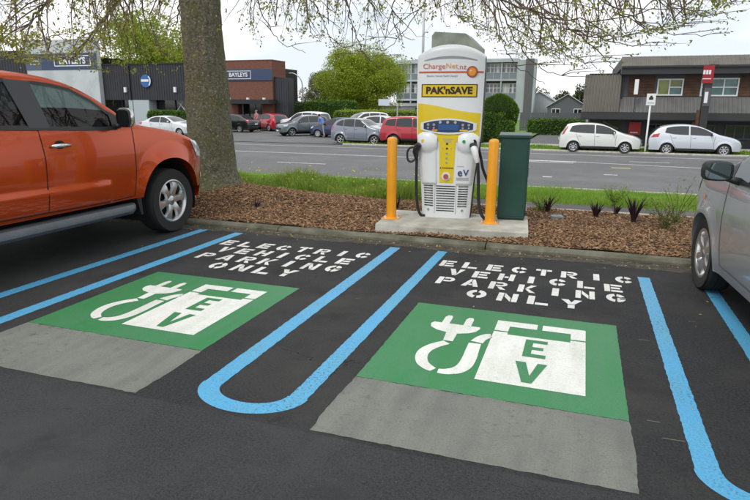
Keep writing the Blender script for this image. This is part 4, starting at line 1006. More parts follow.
PT = dict(W=1.70, belt=1.05, sill=.26, wr=.32, arch=.37, axles=(0,-2.35), step=.06, levels=18, across=12, tum=.30, zm=.65, re=.12, rf=.9, df=.32, rr=.6, dr=.16, flare=.06,
  top=[(.42,.26),(.56,.32),(.60,.5),(.58,.72),(.52,.86),(.40,.95),(.1,1.02),(-.25,1.09),(-.42,1.16),(-.75,1.40),(-.98,1.52),(-1.4,1.59),(-1.9,1.60),(-2.35,1.56),(-2.68,1.46),(-2.92,1.22),(-3.04,1.0),(-3.10,.8),(-3.12,.55),(-3.08,.36),(-2.98,.28)],
  windows=[([(-.56,1.22),(-.80,1.40),(-1.05,1.50),(-1.35,1.535)],[(-.56,1.09),(-.8,1.09),(-1.05,1.10),(-1.33,1.10)]), ([(-1.42,1.54),(-1.7,1.545),(-1.95,1.53),(-2.12,1.51)],[(-1.40,1.10),(-1.7,1.11),(-1.95,1.12),(-2.10,1.13)]), ([(-2.18,1.50),(-2.4,1.44),(-2.62,1.30)],[(-2.17,1.13),(-2.4,1.14),(-2.66,1.17)])],
  seams=[[(-.50,1.05),(-.52,.7),(-.5,.36),(-1.36,.36),(-1.38,1.08)],[(-1.36,.36),(-1.92,.38),(-2.0,.72),(-2.14,1.1)]],
  head=([(.30,.92),(.48,.86)],[(.36,.74),(.52,.70)]), tail=([(-2.84,1.15),(-2.98,1.08)],[(-2.93,.86),(-3.05,.82)]), mirror=-.62, handles=(-1.26,-1.98), ws=(-.40,-.92,1.14), rw=(-2.70,-2.96,1.15), silmat='grey_trim')
M('grey_trim', (.16,.18,.21), .5)
SUV = dict(W=1.80, belt=1.08, sill=.36, wr=.35, arch=.42, axles=(0,-2.67), step=.06, levels=18, across=12, tum=.28, zm=.7, re=.08, rf=.6, df=.17, rr=.4, dr=.08, flare=.035,
  top=[(.66,.30),(.78,.40),(.80,.6),(.78,.82),(.70,.94),(.45,1.02),(.05,1.08),(-.25,1.12),(-.42,1.20),(-.85,1.50),(-1.1,1.61),(-1.5,1.68),(-2.1,1.695),(-2.8,1.67),(-3.2,1.60),(-3.33,1.45),(-3.45,1.12),(-3.52,.92),(-3.54,.7),(-3.52,.5),(-3.42,.38)],
  windows=[([(-.58,1.25),(-.92,1.48),(-1.15,1.57),(-1.55,1.61)],[(-.60,1.12),(-.92,1.12),(-1.2,1.12),(-1.53,1.13)]), ([(-1.62,1.615),(-2.0,1.62),(-2.4,1.61),(-2.5,1.60)],[(-1.60,1.13),(-2.0,1.14),(-2.4,1.15),(-2.55,1.16)]), ([(-2.58,1.595),(-2.9,1.56),(-3.10,1.50)],[(-2.62,1.17),(-2.9,1.18),(-3.24,1.22)])],
  seams=[[(-.52,1.08),(-.55,.75),(-.52,.46),(-1.56,.46),(-1.58,1.1)],[(-1.56,.46),(-2.22,.48),(-2.4,.8),(-2.56,1.12)]],
  head=([(.35,1.0),(.66,.93)],[(.42,.84),(.74,.80)]), tail=([(-3.24,1.36),(-3.38,1.28)],[(-3.38,.95),(-3.50,.92)]), mirror=-.68, handles=(-1.44,-2.36), ws=(-.38,-1.05,1.15), rw=(-3.28,-3.44,1.15))
SED = copy.deepcopy(HATCH); SED.update(W=1.76, axles=(0,-2.7), tum=.42, top=[(.65,.22),(.78,.30),(.82,.45),(.80,.60),(.70,.72),(.45,.82),(.05,.90),(-.35,.96),(-.55,1.02),(-1.05,1.28),(-1.4,1.40),(-1.8,1.44),(-2.2,1.42),(-2.6,1.34),(-3.0,1.14),(-3.2,1.06),(-3.55,1.02),(-3.66,.94),(-3.70,.7),(-3.70,.5),(-3.62,.34),(-3.5,.27)],
  windows=[([(-.74,1.08),(-1.08,1.25),(-1.35,1.34),(-1.70,1.375)],[(-.76,.98),(-1.1,.98),(-1.4,.985),(-1.68,.99)]), ([(-1.77,1.378),(-2.1,1.365),(-2.4,1.31),(-2.62,1.23)],[(-1.76,.99),(-2.1,1.0),(-2.4,1.01),(-2.7,1.04)])],
  seams=[[(-.6,.94),(-.62,.6),(-.58,.34),(-1.68,.34),(-1.72,.95)],[(-1.68,.34),(-2.3,.36),(-2.5,.7),(-2.6,1.0)]],
  head=([(.40,.80),(.68,.72)],[(.46,.68),(.74,.60)]), tail=([(-3.32,1.02),(-3.60,.98)],[(-3.38,.82),(-3.66,.80)]), mirror=-.86, handles=(-1.56,-2.45), ws=(-.5,-1.25,1.0), rw=(-2.5,-3.05,1.1))
ZC = ROAD_Z+.02
def vents(c, root): pass
far_car('white_hatchback', 'pale white hatchback with tall red tail lamps parked near the signpost', HATCH, ('pearl_white', (.68,.71,.68)), (2.05,33.75,ROAD_Z), 90, metal=0, scale=.97)
far_car('pale_silver_hatchback', 'bright silver hatchback parked before the tall red topped sign', TI, ('bright_silver', (.60,.64,.70)), (6.55,33.85,ROAD_Z), 90, metal=.2, scale=.98)
far_car('retro_wagon', 'grey blue retro styled wagon parked left of the red car', PT, ('steel_blue', (.20,.225,.275)), (-11.65,34.2,ROAD_Z), 96, r=.32, rimkey='far2', metal=.3, scale=.97)
far_car('red_suv', 'red sport utility car partly behind the charging station', SUV, ('deep_red', (.40,.012,.025)), (-7.75,33.95,ROAD_Z), 90, r=.35, rimkey='far5', metal=.2)
far_car('grey_suv', 'dark grey sport utility vehicle facing the road beyond the carriageway', SUV, ('gunmetal', (.16,.19,.21)), (-21.0,40.2,ZC), 218, r=.35, rimkey='far5', metal=.4, scale=.9)
far_car('white_suv', 'white sport utility vehicle whose roof shows behind the grey one', SUV, ('plain_white', (.72,.73,.74)), (-24.0,46.8,ZC+.02), 278, r=.35, rimkey='far5', metal=0)
far_car('black_sedan', 'black sedan parked before the brick entrance', SED, ('black_paint', (.012,.013,.015)), (-29.6,44.2,ZC+.02), 275, metal=.2)
far_car('crimson_hatchback', 'crimson hatchback beside the black sedan', TI, ('bright_red', (.42,.012,.03)), (-27.7,48.0,ZC+.02), 300, metal=.1)
far_car('navy_hatchback', 'small navy blue hatchback behind the retro wagon', HATCH, ('navy_paint', (.02,.03,.09)), (-18.2,40.2,ZC), 270, metal=.2, scale=.92)
far_car('white_people_carrier', 'white wagon standing behind the small navy hatchback', SUV, ('clean_white', (.74,.75,.76)), (-18.6,46.5,ZC+.03), 225, r=.35, rimkey='far5', metal=0)
far_car('silver_sedan', 'silver car half hidden behind the red sport utility car', TI, ('pale_silver', (.55,.57,.60)), (-11.9,40.5,-.76), 90, metal=.2)
far_car('scarlet_car', 'red car glimpsed behind the clipped ball hedge', HATCH, ('scarlet_paint', (.50,.015,.03)), (-6.3,41.5,-.74), 60, metal=.1)
far_car('light_sedan', 'pale silver sedan at the hedge seen over the orange bonnet', SED, ('light_silver', (.62,.65,.68)), (-27.4,36.7,ZC), 92, metal=.2)
# ------------------------------------------------------------------ vegetation
leafmat('spring_leaf', (.20,.24,.035), (.40,.40,.085), .45); leafmat('bright_leaf', (.17,.26,.018), (.36,.43,.045), .4)
leafmat('far_leaf', (.16,.23,.018), (.42,.49,.05), .35); leafmat('dark_leaf', (.035,.065,.02), (.09,.13,.04), .25); leafmat('olive_leaf', (.10,.12,.04), (.22,.22,.08), .3)
leafmat('hedge_leaf', (.04,.10,.012), (.13,.23,.028), .25); leafmat('flax_leaf', (.024,.013,.017), (.062,.032,.038), .1); leafmat('weed_leaf', (.13,.23,.03), (.34,.43,.07), .35)
leafmat('flower_yellow', (.65,.52,.03), (.8,.7,.1), .2); leafmat('dry_leaf', (.28,.24,.10), (.42,.36,.16), .2)
M('hedge_core', (.02,.045,.01), .95); M('twig_bark', (.13,.088,.075), .85)
# grass
def blades(n, xr, yr, zf, hmin, hmax, wd, seed, mask=None):
    r = np.random.default_rng(seed); x = r.uniform(*xr, n); y = r.uniform(*yr, n)
    if mask is not None:
        k = mask(x, y, r); x, y = x[k], y[k]; n = len(x)
    z = zf(x, y); h = r.uniform(hmin, hmax, n)*(.6+.8*(np.sin(x*2.1)*np.cos(y*1.7+x)*.5+.5)); a = r.uniform(0, 2*np.pi, n); l = r.normal(0,.35,(n,2))*h[:,None]
    b = np.stack([x, y, z-.01], 1); dx = np.stack([np.cos(a), np.sin(a), 0*a], 1)*wd/2
    tip = b+np.stack([l[:,0], l[:,1], h], 1); mid = b+np.stack([l[:,0]*.35, l[:,1]*.35, h*.6], 1)
    V = np.stack([b-dx, b+dx, mid+dx*.7, tip, mid-dx*.7], 1).reshape(-1,3)
    i = np.arange(n)*5; F = np.concatenate([np.stack([i,i+1,i+2,i+4],1), np.stack([i+4,i+2,i+3,i+3],1)])
    return V, F
def np_tri(V, F4):
    q = F4[F4[:,2] != F4[:,3]]; t = F4[F4[:,2] == F4[:,3]][:,:3]
    return np.concatenate([q[:,[0,1,2]], q[:,[0,2,3]], t])
yv = np.array([p[0] for p in VP]); zv = np.array([p[1] for p in VP])
V1, F1 = blades(80000, (-17,7), (10.15,17.3), lambda x, y: np.interp(y, yv, zv), .03, .10, .012, 5)
V2, F2 = blades(30000, (-17,7), (10.15,12.0), lambda x, y: np.interp(y, yv, zv), .04, .12, .009, 6)
V3, F3 = blades(12000, (-14,12), (33.3,35.1), lambda x, y: np.interp(y, [33.15,35.2], [-.775,-.72]), .05, .14, .03, 9)
V = np.concatenate([V1,V2,V3]); F = np.concatenate([np_tri(V1,F1), np_tri(V2,F2)+len(V1), np_tri(V3,F3)+len(V1)+len(V2)])
o = link('grass', np_mesh('grass', V, F, 'grass_blade')); tag(o, 'green mown grass on the verges either side of the road', 'grass', kind='stuff')
# rank growth along the back of the bed
def wz(x, y): return np.array([bed_z(a, b) if b < 8.72 else .03 for a, b in zip(x, y)])
def clump(x, y, r): return r.uniform(0,1,len(x)) < np.clip(.25+.8*np.sin(x*3.1+1)*np.sin(x*1.13+y*2.3), .05, 1)
V1, F1 = blades(26000, (-8.5,-2.1), (8.45,10.3), wz, .12, .29, .010, 11, clump)
o = link('rank_weeds', np_mesh('rank_weeds', V1, np_tri(V1,F1), 'weed_leaf')); tag(o, 'rank green weeds along the back of the mulched bed left of the plinth', 'weeds', kind='stuff')
r = np.random.default_rng(4); fx = r.uniform(-7.5,-2.2,160); fyv = r.uniform(8.6,10.1,160)
fl_ = leaves_mesh('weed_flowers', np.stack([fx, fyv, wz(fx,fyv)+r.uniform(.18,.42,160)],1), .03, 'flower_yellow', aspect=.9, seed=3)
lk = link('weed_flowers', fl_, o); tag(lk, kind='stuff')
wl = np.random.default_rng(8); wx = wl.uniform(-8.2,-2.1,5200); wy = wl.uniform(8.5,10.2,5200)
lk = link('weed_leaves', leaves_mesh('weed_leaves', np.stack([wx, wy, wz(wx,wy)+wl.uniform(.0,.30,5200)*(.5+.5*np.sin(wx*3.1+1)*np.sin(wx*1.13+wy*2.3))],1), .06, 'weed_leaf', aspect=.4, seed=5), o); tag(lk, kind='stuff')
# purple flaxes
def flax(loc, h, n, label, seed):
    r = random.Random(seed); mb = MB()
    for i in range(n):
        a = r.uniform(0, 2*math.pi); ln = h*r.uniform(.6,1.05); lean = r.uniform(.12,.75); w0 = .013*r.uniform(.8,1.3); P = []
        for k in range(6):
            t = k/5; rad = lean*ln*(t**1.6)*.75; z = ln*(t-.25*lean*t*t)
            ww = w0*(1-t**2.2)*(.6+1.2*t if t < .4 else 1.08); c0 = Vector((rad*math.cos(a)+.02*math.cos(a), rad*math.sin(a)+.02*math.sin(a), z)); s = Vector((-math.sin(a), math.cos(a), 0))*ww
            P.append([tuple(c0-s), tuple(c0+Vector((0,0,-ww*.4))), tuple(c0+s)])
        mb.grid(P)
    root = empty('flax_plant', loc, 0, label, 'plant', 'dark purple flax plants in the bed'); mb.build('leaves', 'flax_leaf', root, smooth=True, fix=False)
    MB().lathe([(.035,-.03),(.03,.03),(.0,.05)], 8).build('crown_base', 'flax_leaf', root)
for (x, y, h, n, lb, sd) in ((-.38,8.28,.34,22,'small dark purple flax just behind the grey block',1), (.24,8.1,.33,24,'small dark purple flax midway along the right bed',2), (.68,7.86,.50,30,'tallest dark purple flax at the right end of the bed',3), (.50,8.4,.25,14,'little purple flax just left of the tallest one',4), (-4.15,6.98,.18,9,'tiny dark plant alone in the mulch in front of the tree',5), (-2.33,7.55,.36,10,'thin dark plant behind the left orange bollard',6)):
    flax((x, y, bed_z(x, y)), h*.85, n, lb, sd)
# wispy shrub near the silver car
def wispy(loc, h, n, label, seed, mat='weed_leaf', spread=.35):
    r = random.Random(seed); root = empty('wispy_shrub', loc, 0, label, 'shrub'); mb = MB(); pts = []
    for i in range(n):
        a = r.uniform(0,6.28); s = r.uniform(.1,spread); hh = h*r.uniform(.55,1); p = [Vector((0,0,0))]
        for k in range(1,7):
            t = k/6; p.append(Vector((s*t**1.4*math.cos(a)+r.uniform(-.015,.015), s*t**1.4*math.sin(a)+r.uniform(-.015,.015), hh*t)))
            for q in range(5): pts.append(p[-1]+Vector((r.uniform(-.04,.04), r.uniform(-.04,.04), r.uniform(-.05,.05))))
        mb.tube(p, [.004]*6+[.001], 4)
    mb.build('stems', 'olive_leaf', root); lk = link('leaves', leaves_mesh('leaves', [tuple(p) for p in pts], .042, mat, aspect=.32, seed=seed), root)
wispy((1.18,8.05,.07), .56, 10, 'wispy green shrub in the bed at the nose of the silver car', 3); wispy((1.02,7.55,.08), .38, 14, 'low loose shrub in the mulch beside the silver car front wheel', 5, 'olive_leaf', .3)
wispy((-.47,8.35,.06), .30, 12, 'small light green shrub behind the plinth corner', 9, 'weed_leaf', .2); wispy((.55,9.9,-.02), .34, 18, 'taller tuft of pale grass at the verge edge behind the flaxes', 12, 'grass_blade', .25); wispy((-2.05,8.75,.06), .55, 16, 'loose green shrub behind the left orange bollard', 14, 'weed_leaf', .25)

# the bare-limbed street tree in young leaf
def barkmat():
    m = bpy.data.materials.new('lichen_bark'); m.use_nodes = True; t = m.node_tree; b = t.nodes['Principled BSDF']; MATS['lichen_bark'] = m
    tcn = N(t, 'ShaderNodeTexCoord'); mp_ = N(t, 'ShaderNodeMapping'); mp_.inputs['Scale'].default_value = (1,1,1.25); t.links.new(tcn.outputs['Object'], mp_.inputs['Vector'])
    def nz_(s, d, r_, a, c_):
        n = N(t, 'ShaderNodeTexNoise'); n.inputs['Scale'].default_value = s; n.inputs['Detail'].default_value = d; n.inputs['Roughness'].default_value = r_; t.links.new(mp_.outputs[0], n.inputs['Vector'])
        mr = N(t, 'ShaderNodeMapRange'); mr.inputs['From Min'].default_value = a; mr.inputs['From Max'].default_value = c_; t.links.new(n.outputs['Fac'], mr.inputs['Value']); return mr.outputs['Result'], n.outputs['Fac']
    def mixc(a, c_, f):
        x = N(t, 'ShaderNodeMix'); x.data_type = 'RGBA'
        for s, v in ((6, a), (7, c_)):
            if isinstance(v, tuple): x.inputs[s].default_value = L3(v)
            else: t.links.new(v, x.inputs[s])
        t.links.new(f, x.inputs['Factor']); return x.outputs[2]
    def half(v):
        q = N(t, 'ShaderNodeMath'); q.operation = 'MULTIPLY'; q.inputs[1].default_value = .6; t.links.new(v, q.inputs[0]); return q.outputs[0]
    f1, h1 = nz_(24, 8, .7, .35, .65); c_ = mixc((.068,.063,.045), (.215,.203,.15), f1)
    f2, _ = nz_(3.2, 6, .6, .42, .62); f2 = half(f2); c_ = mixc(c_, (.12,.125,.045), f2)
    f3, _ = nz_(30, 6, .7, .56, .63); c_ = mixc(c_, (.33,.32,.26), f3)
    f4, _ = nz_(9, 5, .7, .60, .70); c_ = mixc(c_, (.045,.04,.025), f4)
    t.links.new(c_, b.inputs['Base Color']); b.inputs['Roughness'].default_value = .95; b.inputs['Specular IOR Level'].default_value = .2
    bp = N(t, 'ShaderNodeBump'); bp.inputs['Strength'].default_value = .8; bp.inputs['Distance'].default_value = .02; t.links.new(h1, bp.inputs['Height']); t.links.new(bp.outputs['Normal'], b.inputs['Normal'])
barkmat()
TX, TY = -5.43, 7.86
tree = empty('street_tree', (0,0,0), 0, 'large street tree with lichen covered trunk and drooping twiggy branches in young leaf', 'tree')
tree.location = (TX, TY, .15)
P = []; NT = 110
from mathutils import noise as mno
tz = [(-.25,.66),(-.05,.54),(.06,.455),(.18,.40),(.35,.362),(.6,.343),(.9,.333),(1.2,.324),(1.5,.316),(1.9,.306),(2.3,.295),(2.7,.287),(3.1,.288),(3.5,.30),(3.9,.27),(4.4,.21),(5.0,.16),(5.8,.11),(6.8,.06),(7.4,.02)]
knots = [(4.5,.9,.06),(4.9,1.9,.05),(5.3,.45,.05),(4.1,2.4,.06),(3.7,1.3,.045),(5.6,1.5,.05)]
zi = -.25
while zi < 7.4:
    rr = float(np.interp(zi, [q[0] for q in tz], [q[1] for q in tz])); row = []
    for k in range(NT):
        a = 2*math.pi*k/NT; fl = max(0, .5-zi)**1.6*.22*(.5+.5*math.sin(5*a+.6))+.010*math.sin(3*a-zi*1.3)
        ca, sa = math.cos(a), math.sin(a); fl += .022*mno.noise((ca*3, sa*3, zi*1.6))+.011*mno.noise((ca*9, sa*9, zi*6))+.006*mno.noise((ca*22, sa*22, zi*13))
        for ka, kz, kr in knots:
            d2 = ((a-ka)*rr)**2+(zi-kz)**2; fl += .030*math.exp(-d2/(kr*kr))-.022*math.exp(-d2/(kr*kr*.2))
        row.append(((rr+fl)*ca-.015*zi, (rr+fl)*sa, zi))
    P.append(row+[row[0]]); zi += .03 if zi < 3.2 else .12
MB().grid(P).build('trunk', 'lichen_bark', tree, smooth=True)
rt_ = random.Random(21); TW = MB(); LEAFP, LEAFD, BIGP = [], [], []
def zfloor(x, y):
    """how low the hanging twigs reach, by place"""
    return float(np.interp(x, [-10,-8.2,-6.6,-5.3,-4.2,-3.4,-2.7,-2.2,-1.6,-.9,-.2,.4,1.2,2], [2.15,1.85,1.80,1.95,2.3,2.2,1.85,2.1,2.35,1.95,1.80,1.95,2.2,2.6]))
def grow(p, d, length, rad, level, droop):
    seg = max(4, int(length/.11)); pts = [p.copy()]; d = d.normalized(); step = length/seg
    for i in range(seg):
        d = (d+Vector((rt_.uniform(-.16,.16), rt_.uniform(-.16,.16), rt_.uniform(-.14,.12)-droop*step*2.2))).normalized(); q = pts[-1]+d*step
        fl = zfloor(q.x, q.y)
        if q.z < fl+.2: d.z = abs(d.z)*.15+.02; d.normalize(); q = pts[-1]+d*step
        if q.z < fl: break
        if (q.x+1.6)**2+(q.y-7.1)**2 < .36 and q.z < 2.45: break
        pts.append(q)
    if len(pts) < 3: return
    n = len(pts); TW.tube(pts, [rad*(1-.75*i/(n-1))+.0006 for i in range(n)], 5 if level < 2 else 3, False)
    dd = (pts[-1]-pts[-2]).normalized()
    dens = .5 if pts[-1].x > -4.6 else .55
    if level >= 2:
        for i in range(1, n):
            if rt_.random() < .42*dens*1.2: LEAFP.append(tuple(pts[i]-Vector((TX,TY,.15)))); LEAFD.append(tuple(dd))
        for _ in range(rt_.randint(0,2)):
            LEAFP.append(tuple(pts[-1]-Vector((TX,TY,.15)))); LEAFD.append((rt_.uniform(-1,1),rt_.uniform(-1,1),rt_.uniform(-.8,.3)))
    if level < 3:
        k = {0:0, 1:int(length/.16), 2:int(length/.20)}[level]
        for j in range(k):
            i = rt_.randint(max(1, int(n*.15)), n-1); t = i/(n-1)
            ax = (pts[min(i+1,n-1)]-pts[i-1]).normalized(); sd = ax.cross(Vector((rt_.uniform(-1,1), rt_.uniform(-1,1), rt_.uniform(-1,1))))
            if sd.length < .1: continue
            nd = ax*rt_.uniform(.6,1.0)+sd.normalized()*rt_.uniform(.45,.9)
            grow(pts[i], nd, length*rt_.uniform(.28,.5)*(1.1-.4*t), rad*(1-.7*t)*.5+.0006, level+1, droop*.8)
MAIN = []
def hang(ctrl, nb=10):
    p = Vector(ctrl[0]); q = min(MAIN, key=lambda m: (m-p).length+(0 if m.z > p.z+.15 else 2)); limb([tuple(q), tuple(q.lerp(p, .5)+Vector((0,0,.12)))]+ctrl, .016, .003, nb, (.45,.9), .25, .3)
def limb(ctrl, r0, r1, nb, blen=(.9,1.7), droop=.5, start=.22):
    pts = bez([Vector(c_) for c_ in ctrl], 36); n = len(pts)
    pts = [p+Vector((rt_.uniform(-.02,.02), rt_.uniform(-.02,.02), rt_.uniform(-.02,.02))) for p in pts]
    rad = [r0+(r1-r0)*(i/(n-1))**.6 for i in range(n)]
    if r0 > .04: MAIN.extend(pts[4:-4])
    MB().tube([p-Vector((TX,TY,.15)) for p in pts], rad, 8).build('limb', 'twig_bark' if r0 < .05 else 'lichen_bark', tree, smooth=True)
    for j in range(nb):
        t = start+(1-start)*(j+rt_.random())/nb; i = min(n-2, max(1, int(t*(n-1)))); ax = (pts[i+1]-pts[i-1]).normalized()
        a = rt_.uniform(0, 2*math.pi); u_ = ax.orthogonal().normalized(); v_ = ax.cross(u_)
        d = ax*rt_.uniform(.5,1.0)+(u_*math.cos(a)+v_*math.sin(a))*.8+Vector((0,0,-.18))
        grow(pts[i], d, rt_.uniform(*blen)*(1.15-.45*t), rad[i]*.42+.003, 1, droop)
S_ = lambda z, ax=0, ay=0: (TX+ax, TY+ay, z)
limb([S_(3.45,.2,-.05),(-4.3,7.65,4.0),(-2.9,7.35,4.05),(-1.3,7.0,3.55),(.1,6.7,3.05),(1.1,6.5,2.75)], .085, .010, 30)
limb([S_(3.75,.2,-.1),(-4.2,7.2,4.3),(-2.8,6.4,4.2),(-1.4,5.9,3.6),(-.2,5.7,3.05),(.5,5.6,2.75)], .075, .010, 30)
limb([S_(3.6,.2,.1),(-4.2,8.2,4.1),(-2.9,8.7,4.0),(-1.5,9.1,3.5),(-.2,9.4,3.1)], .075, .010, 26)
limb([S_(4.0,.15,-.2),(-4.3,6.6,4.4),(-3.3,5.5,4.0),(-2.6,4.9,3.3),(-2.2,4.7,2.85)], .065, .009, 18)
limb([S_(3.5,-.2,-.1),(-6.5,7.5,4.0),(-7.5,7.0,3.7),(-8.5,6.6,3.0),(-9.3,6.4,2.4)], .075, .010, 16)
limb([S_(3.7,-.1,-.2),(-6.2,6.8,4.0),(-6.9,6.0,3.4),(-7.4,5.5,2.8),(-7.7,5.3,2.3)], .065, .010, 14)
limb([S_(3.3,-.2,.1),(-6.6,8.3,3.6),(-7.7,8.8,3.3),(-8.9,9.2,2.7),(-9.6,9.4,2.3)], .07, .010, 16)
limb([S_(3.9,-.2,.2),(-6.6,9.2,4.2),(-7.6,10.4,3.9),(-8.6,11.4,3.2)], .07, .010, 14)
limb([S_(3.8,.1,.2),(-4.9,9.2,4.3),(-4.4,10.4,4.0),(-4.0,11.4,3.3)], .07, .010, 16)
limb([S_(3.4,-.1,-.2),(-5.6,6.9,3.7),(-5.7,6.2,3.3),(-5.9,5.6,2.7),(-6.1,5.3,2.3)], .05, .008, 18)
limb([S_(4.1,.2,0),(-4.0,7.5,4.7),(-2.6,7.0,4.7),(-.9,6.4,4.2),(.7,6.1,3.6),(1.9,6.0,3.0)], .075, .010, 28)
for ctrl in (
 [(-1.04,6.52,2.81),(-.94,6.64,2.54),(-.73,6.76,2.15),(-.42,6.88,1.87),(.02,7.0,1.84)], [(-.94,6.22,2.71),(-.51,6.34,2.38),(-.12,6.46,2.23),(.31,6.58,2.11),(.63,6.7,2.14)],
 [(-1.06,6.02,2.68),(-.59,6.14,2.4),(-.04,6.26,2.31),(.49,6.38,2.39),(.83,6.5,2.44)], [(-1.31,6.82,2.93),(-.97,6.94,2.33),(-.84,7.06,2.02),(-.46,7.18,1.75)],
 [(-.64,5.62,2.62),(-.28,5.74,2.25),(.08,5.86,1.98),(.2,5.98,1.85)], [(-.36,6.62,2.84),(.14,6.74,2.51),(.54,6.86,2.32),(.87,6.98,2.35)],
 [(-2.99,7.22,3.06),(-2.91,7.34,2.61),(-2.82,7.46,2.26),(-2.7,7.58,2.06),(-2.38,7.7,1.88)], [(-2.16,7.02,2.97),(-2.29,7.14,2.62),(-2.25,7.26,2.4),(-2.07,7.38,2.29)],
 [(-1.64,6.82,2.9),(-1.83,6.94,2.68),(-2.1,7.06,2.38),(-2.45,7.18,2.11)], [(-4.02,6.82,3.05),(-3.94,6.94,2.66),(-3.79,7.06,2.31),(-3.47,7.18,2.17)],
 [(-3.44,7.02,3.05),(-3.26,7.14,2.66),(-3.15,7.26,2.31),(-3.1,7.38,2.08)], [(-5.63,6.42,3.07),(-5.98,6.54,2.63),(-6.48,6.66,2.32),(-7.23,6.78,2.11)],
 [(-5.11,6.62,3.07),(-5.48,6.74,2.63),(-5.49,6.86,2.27),(-5.33,6.98,2.06)], [(-6.18,6.02,3.02),(-6.69,6.14,2.66),(-7.3,6.26,2.45),(-8.04,6.38,2.29)],
 [(-5.99,7.22,3.24),(-6.42,7.34,2.68),(-6.49,7.46,2.21),(-6.84,7.58,1.79)], [(-1.42,7.42,3.0),(-1.61,7.54,2.64),(-1.44,7.66,2.5),(-1.25,7.78,2.42)],
 [(-.2,7.6,3.0),(.2,7.7,2.6),(.7,7.8,2.35),(1.2,7.9,2.3)], [(-.7,7.3,2.9),(-.5,7.4,2.4),(-.2,7.5,2.1),(.1,7.6,1.95)], [(-1.2,6.3,2.8),(-.9,6.2,2.45),(-.5,6.1,2.2),(-.3,6.0,1.95)], [(.2,6.2,2.7),(.6,6.2,2.45),(1.0,6.3,2.3)], [(-.8,7.9,3.0),(-.6,8.0,2.5),(-.3,8.1,2.15),(.0,8.2,2.0)]):
    hang(ctrl, 7)
for k in range(7):
    a = k*.9+.3; limb([S_(4.6+.3*k*.5), (TX+1.0*math.cos(a), TY+1.0*math.sin(a), 5.6+.2*k), (TX+2.2*math.cos(a), TY+2.2*math.sin(a), 6.5+.25*k), (TX+3.2*math.cos(a), TY+3.2*math.sin(a), 6.8+.3*k)], .06, .010, 7, (1.0,1.8), .2)
TW.xform(Matrix.Translation(Vector((-TX,-TY,-.15))))
tw = link('twigs', np_mesh('twigs', np.array(TW.v), np.array(TW.f), 'twig_bark'), tree); tag(tw, kind='stuff')
LEAFP = np.array(LEAFP); LEAFD = np.array(LEAFD)
left = LEAFP[:,0] < 1.0
r = np.random.default_rng(2)
A, B = LEAFP[left], LEAFP[~left]
A2 = np.concatenate([A, A+r.normal(0,.025,A.shape), A[::2]+r.normal(0,.04,A[::2].shape)]); DA = r.normal(0,.6,A2.shape)+np.array((0,0,-.5)) 
lf = link('leaves', leaves_mesh('leaves', A2, .046, 'spring_leaf', aspect=.55, seed=6, dirs=DA), tree); tag(lf, kind='stuff')
lf = link('leaves', leaves_mesh('leaves', np.concatenate([B, B+r.normal(0,.02,B.shape), B[::2]+r.normal(0,.03,B[::2].shape)]), .034, 'spring_leaf', aspect=.5, seed=7, dirs=np.concatenate([LEAFD[~left], LEAFD[~left], LEAFD[~left][::2]])+np.array((0,0,-.3))), tree); tag(lf, kind='stuff')

# trees farther off
def far_tree(name, loc, h, rad, label, mat='far_leaf', n=9000, ls=.35, trunk=.25, squash=1.0, seed=1, group='trees in the distance', clumps=46, bottom=.14):
    r = np.random.default_rng(seed); root = empty(name, loc, 0, label, 'tree', group); z0 = h*bottom
    # clumps spread through the crown, each a small cloud of leaves
    C = []
    while len(C) < clumps:
        p = r.uniform(-1,1,3)
        q = np.linalg.norm(p*np.array([1,1,.95]))
        if .35 < q < 1: C.append(p)
    C = np.array(C); cz = z0+(h-z0)*.5; sc_ = np.array([rad, rad*squash, (h-z0)*.5]); C = C*sc_*.84+np.array([0,0,cz]); cr_ = rad*r.uniform(.20,.36,clumps)
    idx = r.integers(0, clumps, n); d = r.normal(size=(n,3)); d /= np.linalg.norm(d,axis=1)[:,None]
    P = C[idx]+d*(cr_[idx]*r.uniform(.45,1.0,n)**.5)[:,None]*np.array([1,1,.85]); P = P[P[:,2] > z0*.55]
    lk = link('crown', leaves_mesh('crown', P, ls, mat, up=.6, aspect=.75, seed=seed), root); tag(lk, kind='stuff')
    t = MB().tube([(0,0,-.3),(0.05,0,z0),(0,.1,cz),(0,0,h*.85)], [trunk*1.2,trunk,trunk*.6,trunk*.1], 10); t.build('trunk', 'lichen_bark', root, smooth=True)
    for k in range(0, clumps, max(1, clumps//10)):
        c_ = C[k]; s = np.array([0,.05,z0+(c_[2]-z0)*.35]); MB().tube([tuple(s), tuple((s+c_)/2+np.array([0,0,.3])), tuple(c_)], [trunk*.4,trunk*.25,trunk*.08], 6).build('limb', 'lichen_bark', root, smooth=True)
    return root
far_tree('broad_tree', (-27.0,72,-.8), 9.3, 6.2, 'broad rounded tree in bright spring green left of the apartment block', n=110000, ls=.155, seed=3, clumps=110, bottom=.05)
far_tree('broad_tree', (-35.8,80,-.8), 7.0, 3.6, 'paler smaller tree at the left flank of the broad green tree', 'olive_leaf', n=22000, ls=.15, seed=4, clumps=34, bottom=.08)
far_tree('leafy_tree', (-53.0,64,-.8), 13.4, 7.2, 'yellow green tree rising behind the pale sign panel', 'bright_leaf', n=26000, ls=.26, seed=5, clumps=60)
far_tree('leafy_tree', (-44.8,62,-.8), 10.8, 4.4, 'smaller yellow green tree rising behind the dark cladding', 'bright_leaf', n=11000, ls=.25, seed=6, clumps=30)
far_tree('distant_tree', (-36.0,130,-1), 12.5, 5.0, 'distant tree just left of the apartment roof', 'olive_leaf', n=4000, ls=.5, seed=7)
far_tree('distant_tree', (-11.0,130,-1), 6.5, 4.2, 'dull green distant tree next to the apartment fin', 'olive_leaf', n=5000, ls=.35, seed=8, bottom=.05)
